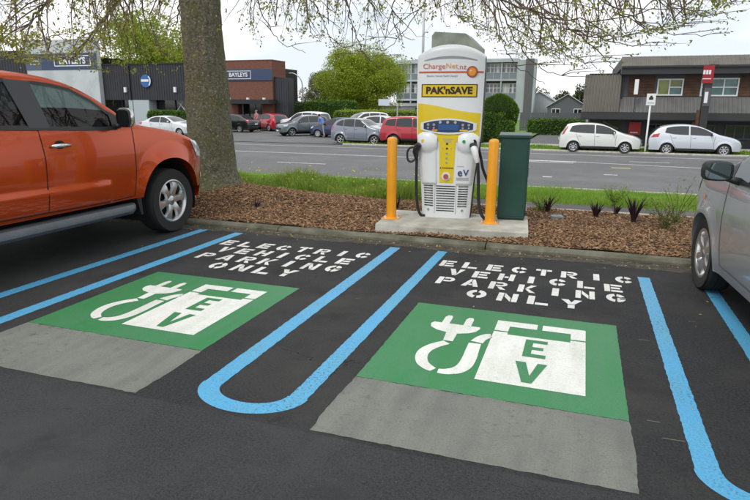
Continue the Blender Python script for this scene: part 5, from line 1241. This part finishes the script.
far_tree('distant_tree', (-5.2,140,-1), 5.6, 3.0, 'darker distant tree over the gabled houses', 'dark_leaf', n=3500, ls=.35, seed=9, bottom=.05)
far_tree('distant_tree', (-.9,126,-1), 6.6, 3.0, 'dark distant tree by the corner of the ribbed building', 'dark_leaf', n=4500, ls=.35, seed=10, bottom=.05)
for i, (x, h) in enumerate(((-53.5,7.5),(-51.2,6.4),(-49.6,7.2),(-47.4,6.2))):
    far_tree('conifer', (x,118,-1), h, 1.3, ('leftmost','second','third','rightmost')[i]+' of four slim dark trees behind the street lamp', 'dark_leaf', n=1200, ls=.35, seed=20+i, clumps=16, bottom=.03)

def hedge(loc, dx, dy, h, label, mat='hedge_leaf', n=4000, ls=.10, seed=1, rz=0, ball=False, group='clipped hedges'):
    r = np.random.default_rng(seed); root = empty('hedge', loc, rz, label, 'hedge', group)
    if ball: p = r.normal(size=(n,3)); p /= np.linalg.norm(p,axis=1)[:,None]; P = p*np.array([dx,dy,h])*(r.uniform(.92,1.04,n)+.045*np.sin(p[:,0]*7+p[:,2]*5)*np.cos(p[:,1]*6+p[:,2]*4))[:,None]; core = None
    else:
        f = r.integers(0,4,n); u = r.uniform(-1,1,n); v = r.uniform(-1,1,n); P = np.zeros((n,3))
        P[f==0] = np.stack([u,-np.ones(n),v],1)[f==0]; P[f==1] = np.stack([u,v,np.ones(n)],1)[f==1]; P[f==2] = np.stack([np.ones(n),u,v],1)[f==2]; P[f==3] = np.stack([-np.ones(n),u,v],1)[f==3]
        q = np.abs(P)**8; P = P/(q.sum(1)**(1/8))[:,None]; P = P*np.array([dx,dy,h/2])+np.array([0,0,h/2])+r.normal(0,.035,(n,3))
    lk = link('foliage', leaves_mesh('foliage', P, ls, mat, up=.3, aspect=.7, seed=seed), root); tag(lk, kind='stuff')
    if ball: MB().lathe([(.01,-h*.9),(dx*.6,-h*.6),(dx*.9,0),(dx*.6,h*.65),(.01,h*.9)], 20).build('core', 'hedge_core', root, smooth=True)
    else: MB().box(-dx*.94,dx*.94,-dy*.94,dy*.94,.0,h*.95).build('core', 'hedge_core', root, bevel=.1)
    return root
hedge((-32.6,40.6,-.85), 1.05,.6,1.72, 'bushy green hedge block under the round blue sign', 'hedge_leaf', 4000, .13, 1); hedge((-30.4,40.6,-.85), .95,.6,1.70, 'bushy green hedge block just left of the big trunk', 'hedge_leaf', 4000, .13, 2); hedge((-28.3,40.6,-.85), 1.0,.6,1.66, 'bushy green hedge block mostly behind the big trunk', 'hedge_leaf', 3000, .13, 3)
tp = hedge((-5.15,38.4,1.0), 1.12,1.12,1.12, 'ball shaped clipped tree right of the charging station', 'hedge_leaf', 9000, .10, 4, ball=True); MB().tube([(0,0,-2.0),(0,0,-.8)], .09, 8).build('trunk', 'twig_bark', tp)
hedge((-5.35,37.6,-.8), .75,.6,1.85, 'tall clipped hedge under the ball shaped tree', 'hedge_leaf', 5000, .10, 5); hedge((-4.5,37.0,-.8), .45,.5,1.35, 'shorter hedge step in front of the ball shaped tree', 'hedge_leaf', 3000, .10, 6); hedge((-6.3,36.3,-.8), .5,.5,1.1, 'low hedge against the right edge of the charging station', 'hedge_leaf', 3000, .10, 7)
hedge((-2.2,52,-1), 2.2,.6,1.35, 'long dark hedge across the end of the side street', 'hedge_leaf', 4000, .16, 8); hedge((-16.8,50.5,-.8), 4.6,.7,1.75, 'long pale green hedge behind the parked retro wagon', 'bright_leaf', 9000, .14, 9); hedge((-24.2,56,-.8), 2.6,.8,2.6, 'dark bushy hedge at the foot of the broad tree', 'hedge_leaf', 5000, .18, 10); hedge((-30.5,60,-.8), 4.0,.8,2.4, 'dark hedge beneath the street lamp', 'dark_leaf', 5000, .2, 11)
# ------------------------------------------------------------------ buildings
M('dark_clad', (.028,.032,.038), .55, var=.1, vscale=.8); M('black_clad', (.016,.017,.02), .5); M('pale_panel', (.50,.54,.56), .6, var=.06, vscale=.6, dirt=((.38,.41,.42), .5, .5, .75)); M('pale_low', (.40,.46,.48), .6)
M('navy_band', (.035,.060,.125), .5); M('navy_light', (.075,.105,.17), .5); M('sign_white', (.75,.76,.78), .45); M('disc_blue', (.03,.13,.34), .4); M('canopy_black', (.015,.016,.018), .5); M('shop_glass', (.012,.015,.018), .06, spec=.7); M('frosted', (.33,.37,.40), .4)
M('ribbed_grey', (.125,.115,.098), .6, var=.08, vscale=.7, dirt=((.075,.072,.064), 1.1, .48, .75)); M('band_grey', (.12,.118,.118), .6, var=.06, vscale=.7, dirt=((.075,.075,.075), 1.3, .48, .75)); M('fascia_dark', (.030,.030,.033), .55); M('wall_dark', (.045,.048,.055), .7, var=.1, vscale=1); M('wall_slate', (.085,.092,.105), .7)
M('cedar', (.085,.040,.020), .7, var=.35, vscale=2.5, detail=6); M('frame_white', (.72,.73,.73), .4); M('sign_red', (.45,.02,.03), .45); M('sign_red_dark', (.33,.012,.022), .45)
M('pane_green', (.15,.18,.03), .15, spec=.7, var=.45, vscale=1.4); M('pane_teal', (.05,.13,.13), .12, spec=.8, var=.5, vscale=1.6)
M('apart_concrete', (.36,.40,.41), .8, var=.1, vscale=.3); M('apart_glass', (.07,.09,.105), .08, spec=.9, var=.6, vscale=.25); M('apart_dark', (.05,.06,.065), .6); M('balustrade', (.13,.16,.18), .15, spec=.8); M('fin_brown', (.10,.10,.105), .7); M('curtain', (.45,.47,.46), .8)
def brickmat():
    m = bpy.data.materials.new('red_brick'); m.use_nodes = True; t = m.node_tree; b = t.nodes['Principled BSDF']; MATS['red_brick'] = m
    tcn = N(t, 'ShaderNodeTexCoord'); sp_ = N(t, 'ShaderNodeSeparateXYZ'); cb = N(t, 'ShaderNodeCombineXYZ'); t.links.new(tcn.outputs['Object'], sp_.inputs[0])
    t.links.new(sp_.outputs['X'], cb.inputs['X']); t.links.new(sp_.outputs['Z'], cb.inputs['Y'])
    br = N(t, 'ShaderNodeTexBrick'); br.inputs['Scale'].default_value = 4.2; br.inputs['Color1'].default_value = L3((.19,.062,.035)); br.inputs['Color2'].default_value = L3((.12,.040,.026)); br.inputs['Mortar'].default_value = L3((.20,.15,.12)); br.inputs['Mortar Size'].default_value = .016
    t.links.new(cb.outputs[0], br.inputs['Vector']); t.links.new(br.outputs['Color'], b.inputs['Base Color']); b.inputs['Roughness'].default_value = .85
brickmat()
def part(name, mat, parent, *boxes, bevel=0):
    mb = MB()
    for b in boxes: mb.box(*b)
    return mb.build(name, mat, parent, bevel=bevel)
def ribs(name, mat, parent, x0, x1, prof, pitch=.2, d=.035):
    """trapezoidal rib cladding between x0 and x1 following a (y,z) profile (outward is -y)"""
    xs = []; x = x0
    while x < x1-1e-6:
        xs += [(x,0),(x+pitch*.55,0),(x+pitch*.65,d),(x+pitch*.90,d)]; x += pitch
    xs.append((x1,0))
    return MB().grid([[(min(a,x1), y-o_, z) for y, z in prof] for a, o_ in xs]).build(name, mat, parent, fix=False)
def letters(txt, mat, parent, x, y, z, size, bold=0, sx=1, name='sign_lettering', depth=.02, space=1):
    mb = text_mb(txt, size, bold, depth, sx, space); o = mb.build(name, mat, parent, fix=False); o.location = (x, y, z); return o
def frame(name, mat, parent, x0, x1, z0, z1, y, t=.05, d=.03):
    return part(name, mat, parent, (x0,x1,y-d,y,z0,z0+t), (x0,x1,y-d,y,z1-t,z1), (x0,x0+t,y-d,y,z0+t,z1-t), (x1-t,x1,y-d,y,z0+t,z1-t))
# brick office
bo = empty('brick_office', (-32,50,-.8), 0, 'red brick office with navy sign band and black entrance canopy', 'building')
def at(p, o): o.location = (o.location[0]+p[0], o.location[1]+p[1], o.location[2]+p[2]); return o
X0 = -32.0
wl = part('wall', 'red_brick', bo, (-4.45,.65,0,2.6,0,6.2),(.65,3.25,0,2.6,2.55,6.2),(3.25,4.45,0,2.6,0,6.2),(.65,3.25,1.2,2.6,0,2.55))
part('sign_band', 'navy_band', bo, (-4.46,4.46,-.09,-.002,4.42,5.45))
frame('sign_frame', 'sign_white', bo, -.45, 2.25, 4.55, 5.30, -.095, .05, .02)
letters('BAYLEYS', 'sign_white', bo, .9, -.115, 4.93, .52, .012, 1.0)
part('rear_block', 'black_clad', bo, (-4.4,1.0,2.61,12,0,6.0)); part('parapet', 'red_brick', bo, (-4.47,4.47,-.03,2.62,6.2,6.26))
cn = part('canopy', 'canopy_black', bo, (-.1,4.9,-1.7,-.01,2.30,2.68)); 
for x in (.2,2.2,3.9): part('canopy_lamp', 'sign_white', cn, (x,x+.22,-1.0,-.8,2.69,2.85))
part('canopy_post', 'canopy_black', bo, (2.05,2.15,-1.5,-1.4,0,2.3))
part('entrance_recess', 'shop_glass', bo, (.66,3.24,1.1,1.18,0,2.5))
for k in range(4):
    dr = part('door', 'shop_glass', bo, (.70+.64*k,1.28+.64*k,1.02,1.09,0,2.45)); part('door_panel', 'frosted', dr, (.76+.64*k,1.22+.64*k,.99,1.015,.15,1.35))
sd_ = MB().prism([(4.46,0),(5.9,0),(5.9,4.6),(4.46,4.75)], 1, .3, 1.4).build('side_wing', 'black_clad', bo); ribs('wing_cladding', 'dark_clad', bo, 4.48, 5.88, [(.285,0),(.285,4.55)], .25, .04)
# dark clad showroom
sr = empty('clad_showroom', (-47,50,-.8), 0, 'long dark clad showroom with pale sign panel and round blue sign', 'building')
part('upper_wall', 'dark_clad', sr, (-.2,10.5,.05,20,2.6,6.05)); ribs('upper_cladding', 'dark_clad', sr, -.2, 10.5, [(.045,2.6),(.045,6.05)], .3, .05)
part('parapet_cap', 'black_clad', sr, (-.2,10.5,-.06,.3,6.052,6.15))
part('ground_glazing', 'shop_glass', sr, (-.2,10.5,1.2,1.3,0,2.6)); 
for k in range(5): part('mullion', 'black_clad', sr, (1.0+2.2*k,1.08+2.2*k,1.1,1.19,0,2.6))
part('white_bay', 'pale_low', sr, (2.85,5.35,-.05,1.1,0,2.595)); part('bay_divider', 'wall_slate', sr, (3.35,3.42,-.07,-.052,0,2.59))
MB().tube([(7.2,.6,.2),(9.0,.6,2.5)], .06, 6).tube([(10.4,.6,.2),(8.4,.6,2.5)], .06, 6).build('steel_brace', 'galvanised', sr)
for x in (2.5,8.55):
    part('wall_lamp', 'sign_white', sr, (x,x+.26,-.2,-.01,3.35,3.85))
part('downpipe', 'black_clad', sr, (3.1,3.25,-.12,-.01,2.6,6.04))
dk = MB().lathe([(.62,-.06),(.62,-.14)], 32, 1, (5.25,0,4.45)).build('round_sign', 'disc_blue', sr)
part('sign_bar', 'sign_white', dk, (4.72,5.62,-.16,-.142,4.38,4.60))
MB().add([(5.25+.62*math.cos(a), -.15, 4.45+.62*math.sin(a)) for a in [R_(-50+10*k) for k in range(11)]]+[(5.27+.46*math.cos(a), -.15, 4.45+.52*math.sin(a)) for a in [R_(-50+10*k) for k in range(11)]], [(k,k+1,12+k,11+k) for k in range(10)]).build('sign_crescent', 'sign_white', dk)
part('sign_panel', 'pale_panel', sr, (-9.8,-.25,-.5,.04,0,8.6)); part('panel_band', 'navy_band', sr, (-7.6,-.24,-.55,-.502,5.62,7.25)); part('panel_band', 'navy_light', sr, (-9.81,-7.62,-.55,-.502,5.62,7.25))
frame('sign_frame', 'sign_white', sr, -5.85, -1.0, 5.95, 7.0, -.555, .09, .03); letters('BAYLEYS', 'sign_white', sr, -3.42, -.585, 6.46, .86, .03, 1.05)
frame('sign_frame', 'sign_white', sr, -9.1, -7.9, 6.15, 6.85, -.555, .05, .03); letters('BAYLEYS', 'sign_white', sr, -8.5, -.585, 6.5, .24, .008)
part('left_wing', 'black_clad', sr, (-30,-9.85,.5,20,0,7.75)); ribs('left_cladding', 'dark_clad', sr, -30, -10.4, [(.49,.0),(.49,7.7)], .4, .05)
# two-storey ribbed building on the right
rb = empty('ribbed_building', (0,37,-.8), 0, 'two storey dark ribbed building with timber panels and white framed windows', 'building')
part('ground_wall', 'wall_dark', rb, (.25,18,.9,14,0,1.6)); part('lower_fascia', 'fascia_dark', rb, (-.25,18,-.62,.9,1.60,1.99))
part('lower_soffit', 'fascia_dark', rb, (-.2,18,-.55,.88,1.56,1.598))
ribs('lower_cladding', 'band_grey', rb, 1.78, 18, [(-.60,1.992),(-.02,2.82)], .21, .04)
part('upper_wall', 'wall_slate', rb, (1.0,18,.1,14,1.9,4.02))
part('window_ledge', 'fascia_dark', rb, (1.78,18,-.03,.12,2.82,2.86))
for xa, xb in ((2.15,2.55),(5.0,5.72),(7.6,9.4),(2.6,3.5)):
    n = 7
    for k in range(n): part('cedar_board', 'cedar', rb, (xa,xb,.06,.095,2.88+.155*k,3.02+.155*k))
part('upper_fascia', 'fascia_dark', rb, (1.68,18,-.62,.2,4.02,4.45)); ribs('roof_cladding', 'ribbed_grey', rb, 1.66, 18, [(-.58,4.452),(.35,5.02)], .21, .045); part('roof_deck', 'fascia_dark', rb, (1.70,18,.36,14,4.4,5.0))
MB().add([(1.68,-.56,4.452),(1.68,.36,5.0),(1.68,.36,4.452)], [(0,1,2)]).build('roof_end', 'ribbed_grey', rb)
# left mansard block
MB().add([(-.25,-.60,1.992),(1.76,-.60,1.992),(1.76,-.12,4.06),(.05,-.12,4.06),(-.25,14,1.992),(1.76,14,1.992),(1.76,13,4.06),(.05,13,4.06)], [(0,1,2,3),(4,7,6,5),(0,3,7,4),(1,5,6,2),(3,2,6,7)]).build('mansard_core', 'ribbed_grey', rb)
ribs('mansard_cladding', 'ribbed_grey', rb, -.18, 1.74, [(-.615,1.995),(-.135,4.06)], .165, .045); part('mansard_cap', 'fascia_dark', rb, (.03,1.74,-.19,.1,4.062,4.10))
def window(parent, x0, x1, z0, z1, y, cols, m0, m1, fm='frame_white'):
    w_ = frame('window', fm, parent, x0, x1, z0, z1, y, .07, .06); n = len(cols); x = x0+.07; tot = x1-x0-.14
    for i, (f, split) in enumerate(cols):
        xe = x+tot*f
        if split: part('glazing_bar', fm, w_, (x,xe-.06 if i < n-1 else xe,y-.055,y-.005,z0+(z1-z0)*.47,z0+(z1-z0)*.47+.05)); part('pane', m1, w_, (x,xe-.03,y-.02,y-.01,z0+.07,z0+(z1-z0)*.47)); part('pane', m0, w_, (x,xe-.03,y-.02,y-.01,z0+(z1-z0)*.47+.05,z1-.07))
        else: part('pane', m0, w_, (x,xe-.03,y-.02,y-.01,z0+.07,z1-.07))
        if i < n-1: part('mullion', fm, w_, (xe-.06,xe,y-.058,y-.004,z0+.07,z1-.07))
        x = xe
    return w_
window(rb, 3.63, 4.93, 2.90, 3.80, .09, [(.5,0),(.5,1)], 'pane_green', 'pane_teal'); window(rb, 5.79, 7.60, 2.87, 3.82, .09, [(.28,1),(.36,1),(.36,1)], 'pane_teal', 'pane_teal'); window(rb, 9.6, 11.4, 2.87, 3.82, .09, [(.5,0),(.5,1)], 'pane_teal', 'pane_green')
part('red_board', 'sign_red', rb, (2.45,3.10,.80,.885,.70,1.42)); part('board_text', 'sign_white', rb, (2.55,2.95,.785,.798,.80,.86))
for x in (3.4,5.4,7.4,9.6): window(rb, x, x+1.5, .55, 1.35, .89, [(.33,0),(.34,0),(.33,0)], 'shop_glass', 'shop_glass', 'wall_slate')
part('downpipe', 'fascia_dark', rb, (1.80,1.88,-.10,-.02,2.0,4.0)); part('gutter', 'fascia_dark', rb, (1.68,18,-.72,-.63,4.36,4.46)); part('meter_box', 'pale_panel', rb, (.5,.8,.80,.89,.5,.95)); part('ground_door', 'shop_glass', rb, (1.0,1.9,.86,.895,0,1.5)); part('timber_post', 'cedar', rb, (5.55,5.75,-.4,-.2,0,1.55)); part('banner_sign', 'sign_white', rb, (2.42,2.62,-.72,-.63,2.95,3.75)); part('banner_bracket', 'fascia_dark', rb, (2.5,2.54,-.66,-.6,2.0,2.95))
cmr = MB().lathe([(.0,-.1),(.09,-.06),(.1,.05),(.05,.1)], 12, 2, (-.45,-.6,3.1)).build('wall_camera', 'fascia_dark', rb, smooth=True); MB().tube([(-.45,-.6,3.2),(-.45,-.5,3.4),(-.05,-.3,3.4)], .025, 6).build('camera_arm', 'fascia_dark', cmr)
# apartment block
ap = empty('apartment_block', (-29.5,95,-1), 0, 'pale concrete apartment block with glazed balconies behind the charging station', 'building')
part('rear_wall', 'apart_dark', ap, (0,19.2,.62,12,0,9.1))
for k in range(4): part('floor_slab', 'apart_concrete', ap, (-.1,19.3,-.2,12,3.0*k-.15+(.6 if k == 0 else 0)+.3,3.0*k+.15+.3))
part('roof_slab', 'apart_concrete', ap, (-.2,19.4,-.35,12,8.9,9.25))
wm = MB().box(-.55,.55,-.03,.03,-.95,.95).mesh('window', 'apart_glass'); fm_ = MB().box(-.60,-.51,-.06,.05,-1,1).box(.51,.60,-.06,.05,-1,1).box(-.51,.51,-.06,.05,.91,1).box(-.51,.51,-.06,.05,-1,-.91).box(-.04,.04,-.06,.05,-.91,.91).box(-.51,.51,-.055,.05,.30,.37).mesh('window_frame', 'frame_white'); cu_ = MB().box(-.5,.5,-.045,-.035,-.9,.9).mesh('curtain', 'curtain')
bm_ = MB().box(0,2.3,-.03,.0,0,.85).mesh('balustrade', 'balustrade'); hm_ = MB().box(0,2.3,-.08,.03,.86,.95).box(1.1,1.18,-.06,.02,0,.86).mesh('handrail', 'apart_concrete'); pm_ = MB().box(-.09,.09,-.15,1.6,0,9.0).mesh('party_wall', 'apart_concrete')
for i in range(9):
    x = i*2.4; o = link('party_wall', pm_, ap); o.location = (x,0,0)
    if i == 8: break
    for k in range(3):
        b_ = link('balustrade', bm_, ap); b_.location = (x+.05,-.1,3.0*k+.46); link('handrail', hm_, b_)
        for j in range(2):
            w_ = link('window', wm, ap); w_.location = (x+.62+1.15*j,.55,3.0*k+1.80); f_ = link('window_frame', fm_, w_)
            if random.random() < .45: c_ = link('curtain', cu_, w_); c_.scale = (random.uniform(.3,.9),1,1)
part('end_wall', 'apart_concrete', ap, (19.21,20.4,-.4,12,0,9.2)); part('end_fin', 'fin_brown', ap, (20.41,21.6,-.6,2,0,9.35)); part('fin_edge', 'apart_concrete', ap, (21.61,21.9,-.5,2,0,9.3))
tw_ = MB().prism([(4.9,9.2),(12.6,9.2),(12.6,11.6),(10.4,13.6),(5.4,14.0),(4.9,13.4)], 1, 3, 9).build('stair_tower', 'tower_grey' if 'tower_grey' in MATS else M('tower_grey', (.21,.23,.19), .8, var=.2, vscale=.5), ap)
# houses down the side street
M('house_wall', (.42,.44,.46), .8); M('house_roof', (.40,.42,.44), .6); M('house_dark', (.09,.10,.11), .7); M('house_pink', (.45,.25,.22), .7)
def house(name, loc, w_, d_, h, rh, label, wm_, rm_):
    r_ = empty(name, loc, 0, label, 'house', 'small houses down the side street'); part('wall', wm_, r_, (-w_/2,w_/2,0,d_,0,h))
    MB().add([(-w_/2,0,h),(w_/2,0,h),(0,0,h+rh)], [(0,1,2)]).build('gable', wm_, r_)
    rf = MB(); e = .3
    for s in (-1,1): rf.add([(s*(w_/2+e),-e,h-e*rh/(w_/2)),(s*(w_/2+e),d_+e,h-e*rh/(w_/2)),(0,d_+e,h+rh),(0,-e,h+rh),(s*(w_/2+e),-e,h+.12-e*rh/(w_/2)),(s*(w_/2+e),d_+e,h+.12-e*rh/(w_/2)),(0,d_+e,h+rh+.12),(0,-e,h+rh+.12)], [(0,1,2,3),(4,5,6,7),(0,1,5,4),(1,2,6,5),(3,0,4,7)])
    rf.build('roof', rm_, r_)
    for x in (-.28,.28): window(r_, w_*x-.6, w_*x+.6, .9, 2.1, -.01, [(.5,0),(.5,0)], 'shop_glass', 'shop_glass')
    return r_
house('gabled_house', (-7.2,100,-1), 7, 8, 2.6, 2.0, 'pale house with grey gable roof next to the apartment fin', 'house_wall', 'house_roof'); house('gabled_house', (-2.6,92,-1), 5.5, 8, 2.4, 1.7, 'dark walled house with pale roof near the ribbed building', 'house_dark', 'house_roof')
fnc = empty('side_fence', (-3.0,56,-1), 0, 'dark grey boarded fence beyond the side street hedge', 'fence')
for k in range(22): part('board', 'house_dark', fnc, (-2.6+.24*k,-2.6+.24*k+.22,0,.04,0,1.9))
part('rail', 'house_dark', fnc, (-2.6,2.7,.042,.1,.5,.6),(-2.6,2.7,.042,.1,1.4,1.5))
low = empty('flat_roofed_shed', (-33,86,-.9), 0, 'long low white roofed shed beyond the parked cars', 'building'); part('wall', 'house_wall', low, (-6,7,0,8,0,2.2)); part('roof', 'frame_white', low, (-6.3,7.3,-.4,8.3,2.2,2.6))
# ------------------------------------------------------------------ signs and poles
sp1 = empty('parking_signpost', (3.06,33.45,-.78), 0, 'thin white pole with square white parking sign between the two hatchbacks', 'signpost')
MB().lathe([(.045,0),(.045,2.75),(.02,2.78)], 12).build('post', 'frame_white', sp1, smooth=True, auto=40); sg = part('sign_plate', 'sign_white', sp1, (-.21,.21,-.07,-.05,2.35,2.92)); part('sign_symbol', 'ink_black', sg, (-.10,.10,-.076,-.072,2.62,2.74),(-.05,.05,-.076,-.072,2.742,2.82)); part('sign_text', 'ink_grey', sg, (-.15,.15,-.075,-.072,2.44,2.48))
py = empty('pylon_sign', (5.72,34.9,-.75), R_(8), 'tall dark pylon sign with red head before the ribbed building', 'sign')
part('pylon', 'fascia_dark', py, (-.14,.22,-.12,.12,0,4.25)); part('pylon_core', 'cedar', py, (-.30,-.16,-.06,.06,0,2.1)); hd = part('sign_head', 'sign_red_dark', py, (-.30,.20,-.18,-.122,3.42,4.30)); part('pylon_cap', 'black_clad', py, (.0,.42,-.10,.14,4.252,4.34))
for k, (a, b) in enumerate(((-.30,-.20),(-.17,-.07),(-.04,.06))): part('head_lettering', 'sign_white', hd, (a,b,-.192,-.182,3.86,4.06))
part('head_line', 'sign_white', hd, (-.3,.1,-.191,-.182,3.62,3.66)); part('lower_panel', 'wall_slate', py, (-.12,.2,-.135,-.122,2.3,3.2)); part('panel_lines', 'sign_white', py, (-.08,.08,-.145,-.137,2.45,3.0))
lp = empty('street_lamp', (-29.4,60,-.9), 0, 'slim grey street lamp with curved arm right of the brick office', 'street lamp')
MB().tube(bez([(0,0,0),(0,0,2.5),(0,0,4.3),(-.25,0,5.1),(-.9,0,5.6),(-1.5,0,5.7)],30), [.09]*12+[.07]*10+[.05]*9, 8).build('pole', 'galvanised', lp, smooth=True); part('lamp_head', 'galvanised', lp, (-1.95,-1.4,-.12,.12,5.6,5.75), bevel=.03)
ds = empty('direction_sign', (-13.9,45,-.85), 0, 'pale road sign on a cranked pole left of the charging station', 'sign'); MB().tube(bez([(0,0,0),(0,0,1.5),(0,0,2.2),(-.15,0,2.5),(-.7,0,2.52)],20), .05, 8).build('pole', 'galvanised', ds, smooth=True); part('sign_plate', 'sign_pale' if 'sign_pale' in MATS else M('sign_pale', (.55,.62,.70), .5), ds, (-1.55,-.65,-.05,.0,2.28,2.78)); part('sign_back_rail', 'galvanised', ds, (-1.5,-.7,.002,.04,2.48,2.56))
tp_ = empty('tall_pole', (-15.4,58,-.9), 0, 'tall plain grey pole rising behind the charging station top', 'pole'); MB().lathe([(.16,0),(.13,8),(.10,16)], 12).build('pole', 'galvanised', tp_, smooth=True); MB().lathe([(.25,0),(.25,.05)], 12).build('base_flange', 'galvanised', tp_)
# ------------------------------------------------------------------ people among the parked cars
M('skin', (.45,.27,.19), .6); M('hair_grey', (.20,.18,.16), .8); M('shirt_pink', (.55,.20,.25), .8, var=.4, vscale=9); M('trouser_dark', (.03,.03,.04), .85); M('shirt_blue', (.10,.20,.50), .8); M('trouser_grey', (.30,.29,.28), .85); M('hair_dark', (.02,.015,.012), .8)
def skin(name, verts, edges, radii, mat, parent, sub=2):
    me = bpy.data.meshes.new(name); me.from_pydata(verts, edges, []); o = link(name, me, parent); me.materials.append(MATS[mat])
    s = o.modifiers.new('skin', 'SKIN'); s.use_smooth_shade = True
    for i, r_ in enumerate(radii): me.skin_vertices[0].data[i].radius = r_ if hasattr(r_, '__len__') else (r_, r_)
    me.skin_vertices[0].data[0].use_root = True
    m = o.modifiers.new('sub', 'SUBSURF'); m.levels = sub; m.render_levels = sub; return o
def person(loc, rz, label, bend, shirt, trouser, hair, arms):
    root = empty('person', loc, rz, label, 'person', 'people among the parked cars')
    b = R_(bend); hip = Vector((0,0,.92)); up_ = Vector((0,math.sin(b),math.cos(b))); fo = Vector((0,math.cos(b),-math.sin(b)))
    T = lambda a, x=0, f=0: tuple(hip+up_*a+fo*f+Vector((x,0,0)))
    kn = .06 if bend > 15 else .02
    legs = [(.09,0,.88),(.10,kn,.48),(.10,-.02,.09),(.11,.13,.04),(-.09,0,.88),(-.11,kn*.5-.08,.48),(-.11,-.12,.09),(-.12,.03,.04)]
    sh = [T(.52,.19),T(.52,-.19)]
    armv = []
    for s, (ex, ef, ea, hx, hf, ha) in zip((1,-1), arms): armv += [T(ea, s*ex, ef), T(ha, s*hx, hf)]
    V_ = [tuple(hip), T(.25), T(.48), T(.60), T(.68), T(.80)]+legs+sh+armv
    E_ = [(0,1),(1,2),(2,3),(3,4),(4,5),(0,6),(6,7),(7,8),(8,9),(0,10),(10,11),(11,12),(12,13),(2,14),(14,16),(16,17),(2,15),(15,18),(18,19)]
    R0 = [(.14,.10),(.13,.09),(.15,.10),.055,.075,.085,.085,.058,.042,.04,.085,.058,.042,.04,.06,.06,.038,.034,.038,.034]
    skin('body', V_, E_, R0, 'skin', root)
    skin('shirt', [T(-.05),T(.25),T(.48),T(.53)]+sh+[armv[0],armv[2]], [(0,1),(1,2),(2,3),(2,4),(4,6),(2,5),(5,7)], [(.165,.125),(.155,.115),(.175,.125),(.10,.09),.085,.085,.06,.06], shirt, root)
    skin('trousers', [tuple(hip+Vector((0,0,.03)))]+legs[:3]+legs[4:7], [(0,1),(1,2),(2,3),(0,4),(4,5),(5,6)], [(.16,.12),.105,.08,.065,.105,.08,.065], trouser, root)
    hc = Vector(T(.76,0,-.015)); mb = MB().lathe([(.0,-.06),(.098,-.02),(.102,.04),(.08,.09),(.0,.125)], 16); mb.v = [(a+hc.x, c_*1.1+hc.y-.02, d_+hc.z) for a, c_, d_ in mb.v]; mb.build('hair', hair, root, smooth=True)
    fc = Vector(T(.75,0,.085)); MB().tube([tuple(fc), tuple(fc+fo*.035-up_*.03)], [.012,.018], 6).build('nose', 'skin', root)
person((-26.9,45.9,-.80), R_(150), 'person in pinkish shirt standing between the black sedan and the crimson car', 8, 'shirt_pink', 'trouser_dark', 'hair_grey', ((.24,.05,.25,.20,.22,.12),(.24,.05,.25,.18,.22,.12)))
person((-17.75,39.6,-.82), R_(75), 'person in blue shirt bending beside the small navy hatchback', 38, 'shirt_blue', 'trouser_grey', 'hair_dark', ((.23,.15,.30,.18,.38,.22),(.23,.15,.30,.18,.38,.22)))

# ------------------------------------------------------------------ litter and scuffs on the asphalt
r = np.random.default_rng(31); n = 260
x = r.uniform(-4.5,1.2,n); y = np.where(r.uniform(0,1,n) < .7, 6.17-np.abs(r.normal(0,.10,n)), r.uniform(2.0,6.0,n)); k = r.uniform(0,1,n) < np.where(y > 5.8, 1, .35)
o = link('leaf_litter', leaves_mesh('leaf_litter', np.stack([x[k], y[k], np.full(k.sum(), .008)], 1), .026, 'dry_leaf', up=3, aspect=.6, seed=2)); tag(o, 'dry leaf litter scattered along the kerb and over the asphalt', 'leaf litter', kind='stuff')
V1, F1 = chips(2, (-9,4), (6.4,8.7), 3, .016, .05, .01)
n = 340; cx = r.uniform(-9,4,n); cy = 6.17-np.abs(r.normal(0,.05,n)); mb = MB()
for a, b in zip(cx, cy):
    s = random.uniform(.006,.02); t = random.uniform(0,3.1); dx, dy = s*math.cos(t), s*math.sin(t)
    mb.add([(a-dx,b-dy,.004),(a+dy*.4,b-dx*.4,.004),(a+dx,b+dy,.004),(a-dy*.4,b+dx*.4,.004),(a,b,.012)], [(0,1,4),(1,2,4),(2,3,4),(3,0,4)])
o = mb.build('spilled_mulch', 'mulch', fix=False); tag(o, 'bark chips spilled into the gutter along the kerb', 'mulch', kind='stuff')
for px, py, ln, an in ((.52,2.78,.10,.05),(.45,2.93,.06,0),(.50,4.05,.07,.0),(.30,5.86,.16,.05),(.20,5.75,.12,.02),(.86,4.55,.05,.3),(-1.6,4.2,.05,.6),(-2.9,2.0,.05,.4)):
    c_, s_ = math.cos(an)*ln/2, math.sin(an)*ln/2; mb = MB().add([(px-c_,py-s_-.004,.0022),(px+c_,py+s_-.003,.0022),(px+c_,py+s_+.003,.0022),(px-c_,py-s_+.004,.0022)], [(0,1,2,3)])
    mb.build('scuff_mark', 'kerb_concrete', car_park, fix=False)
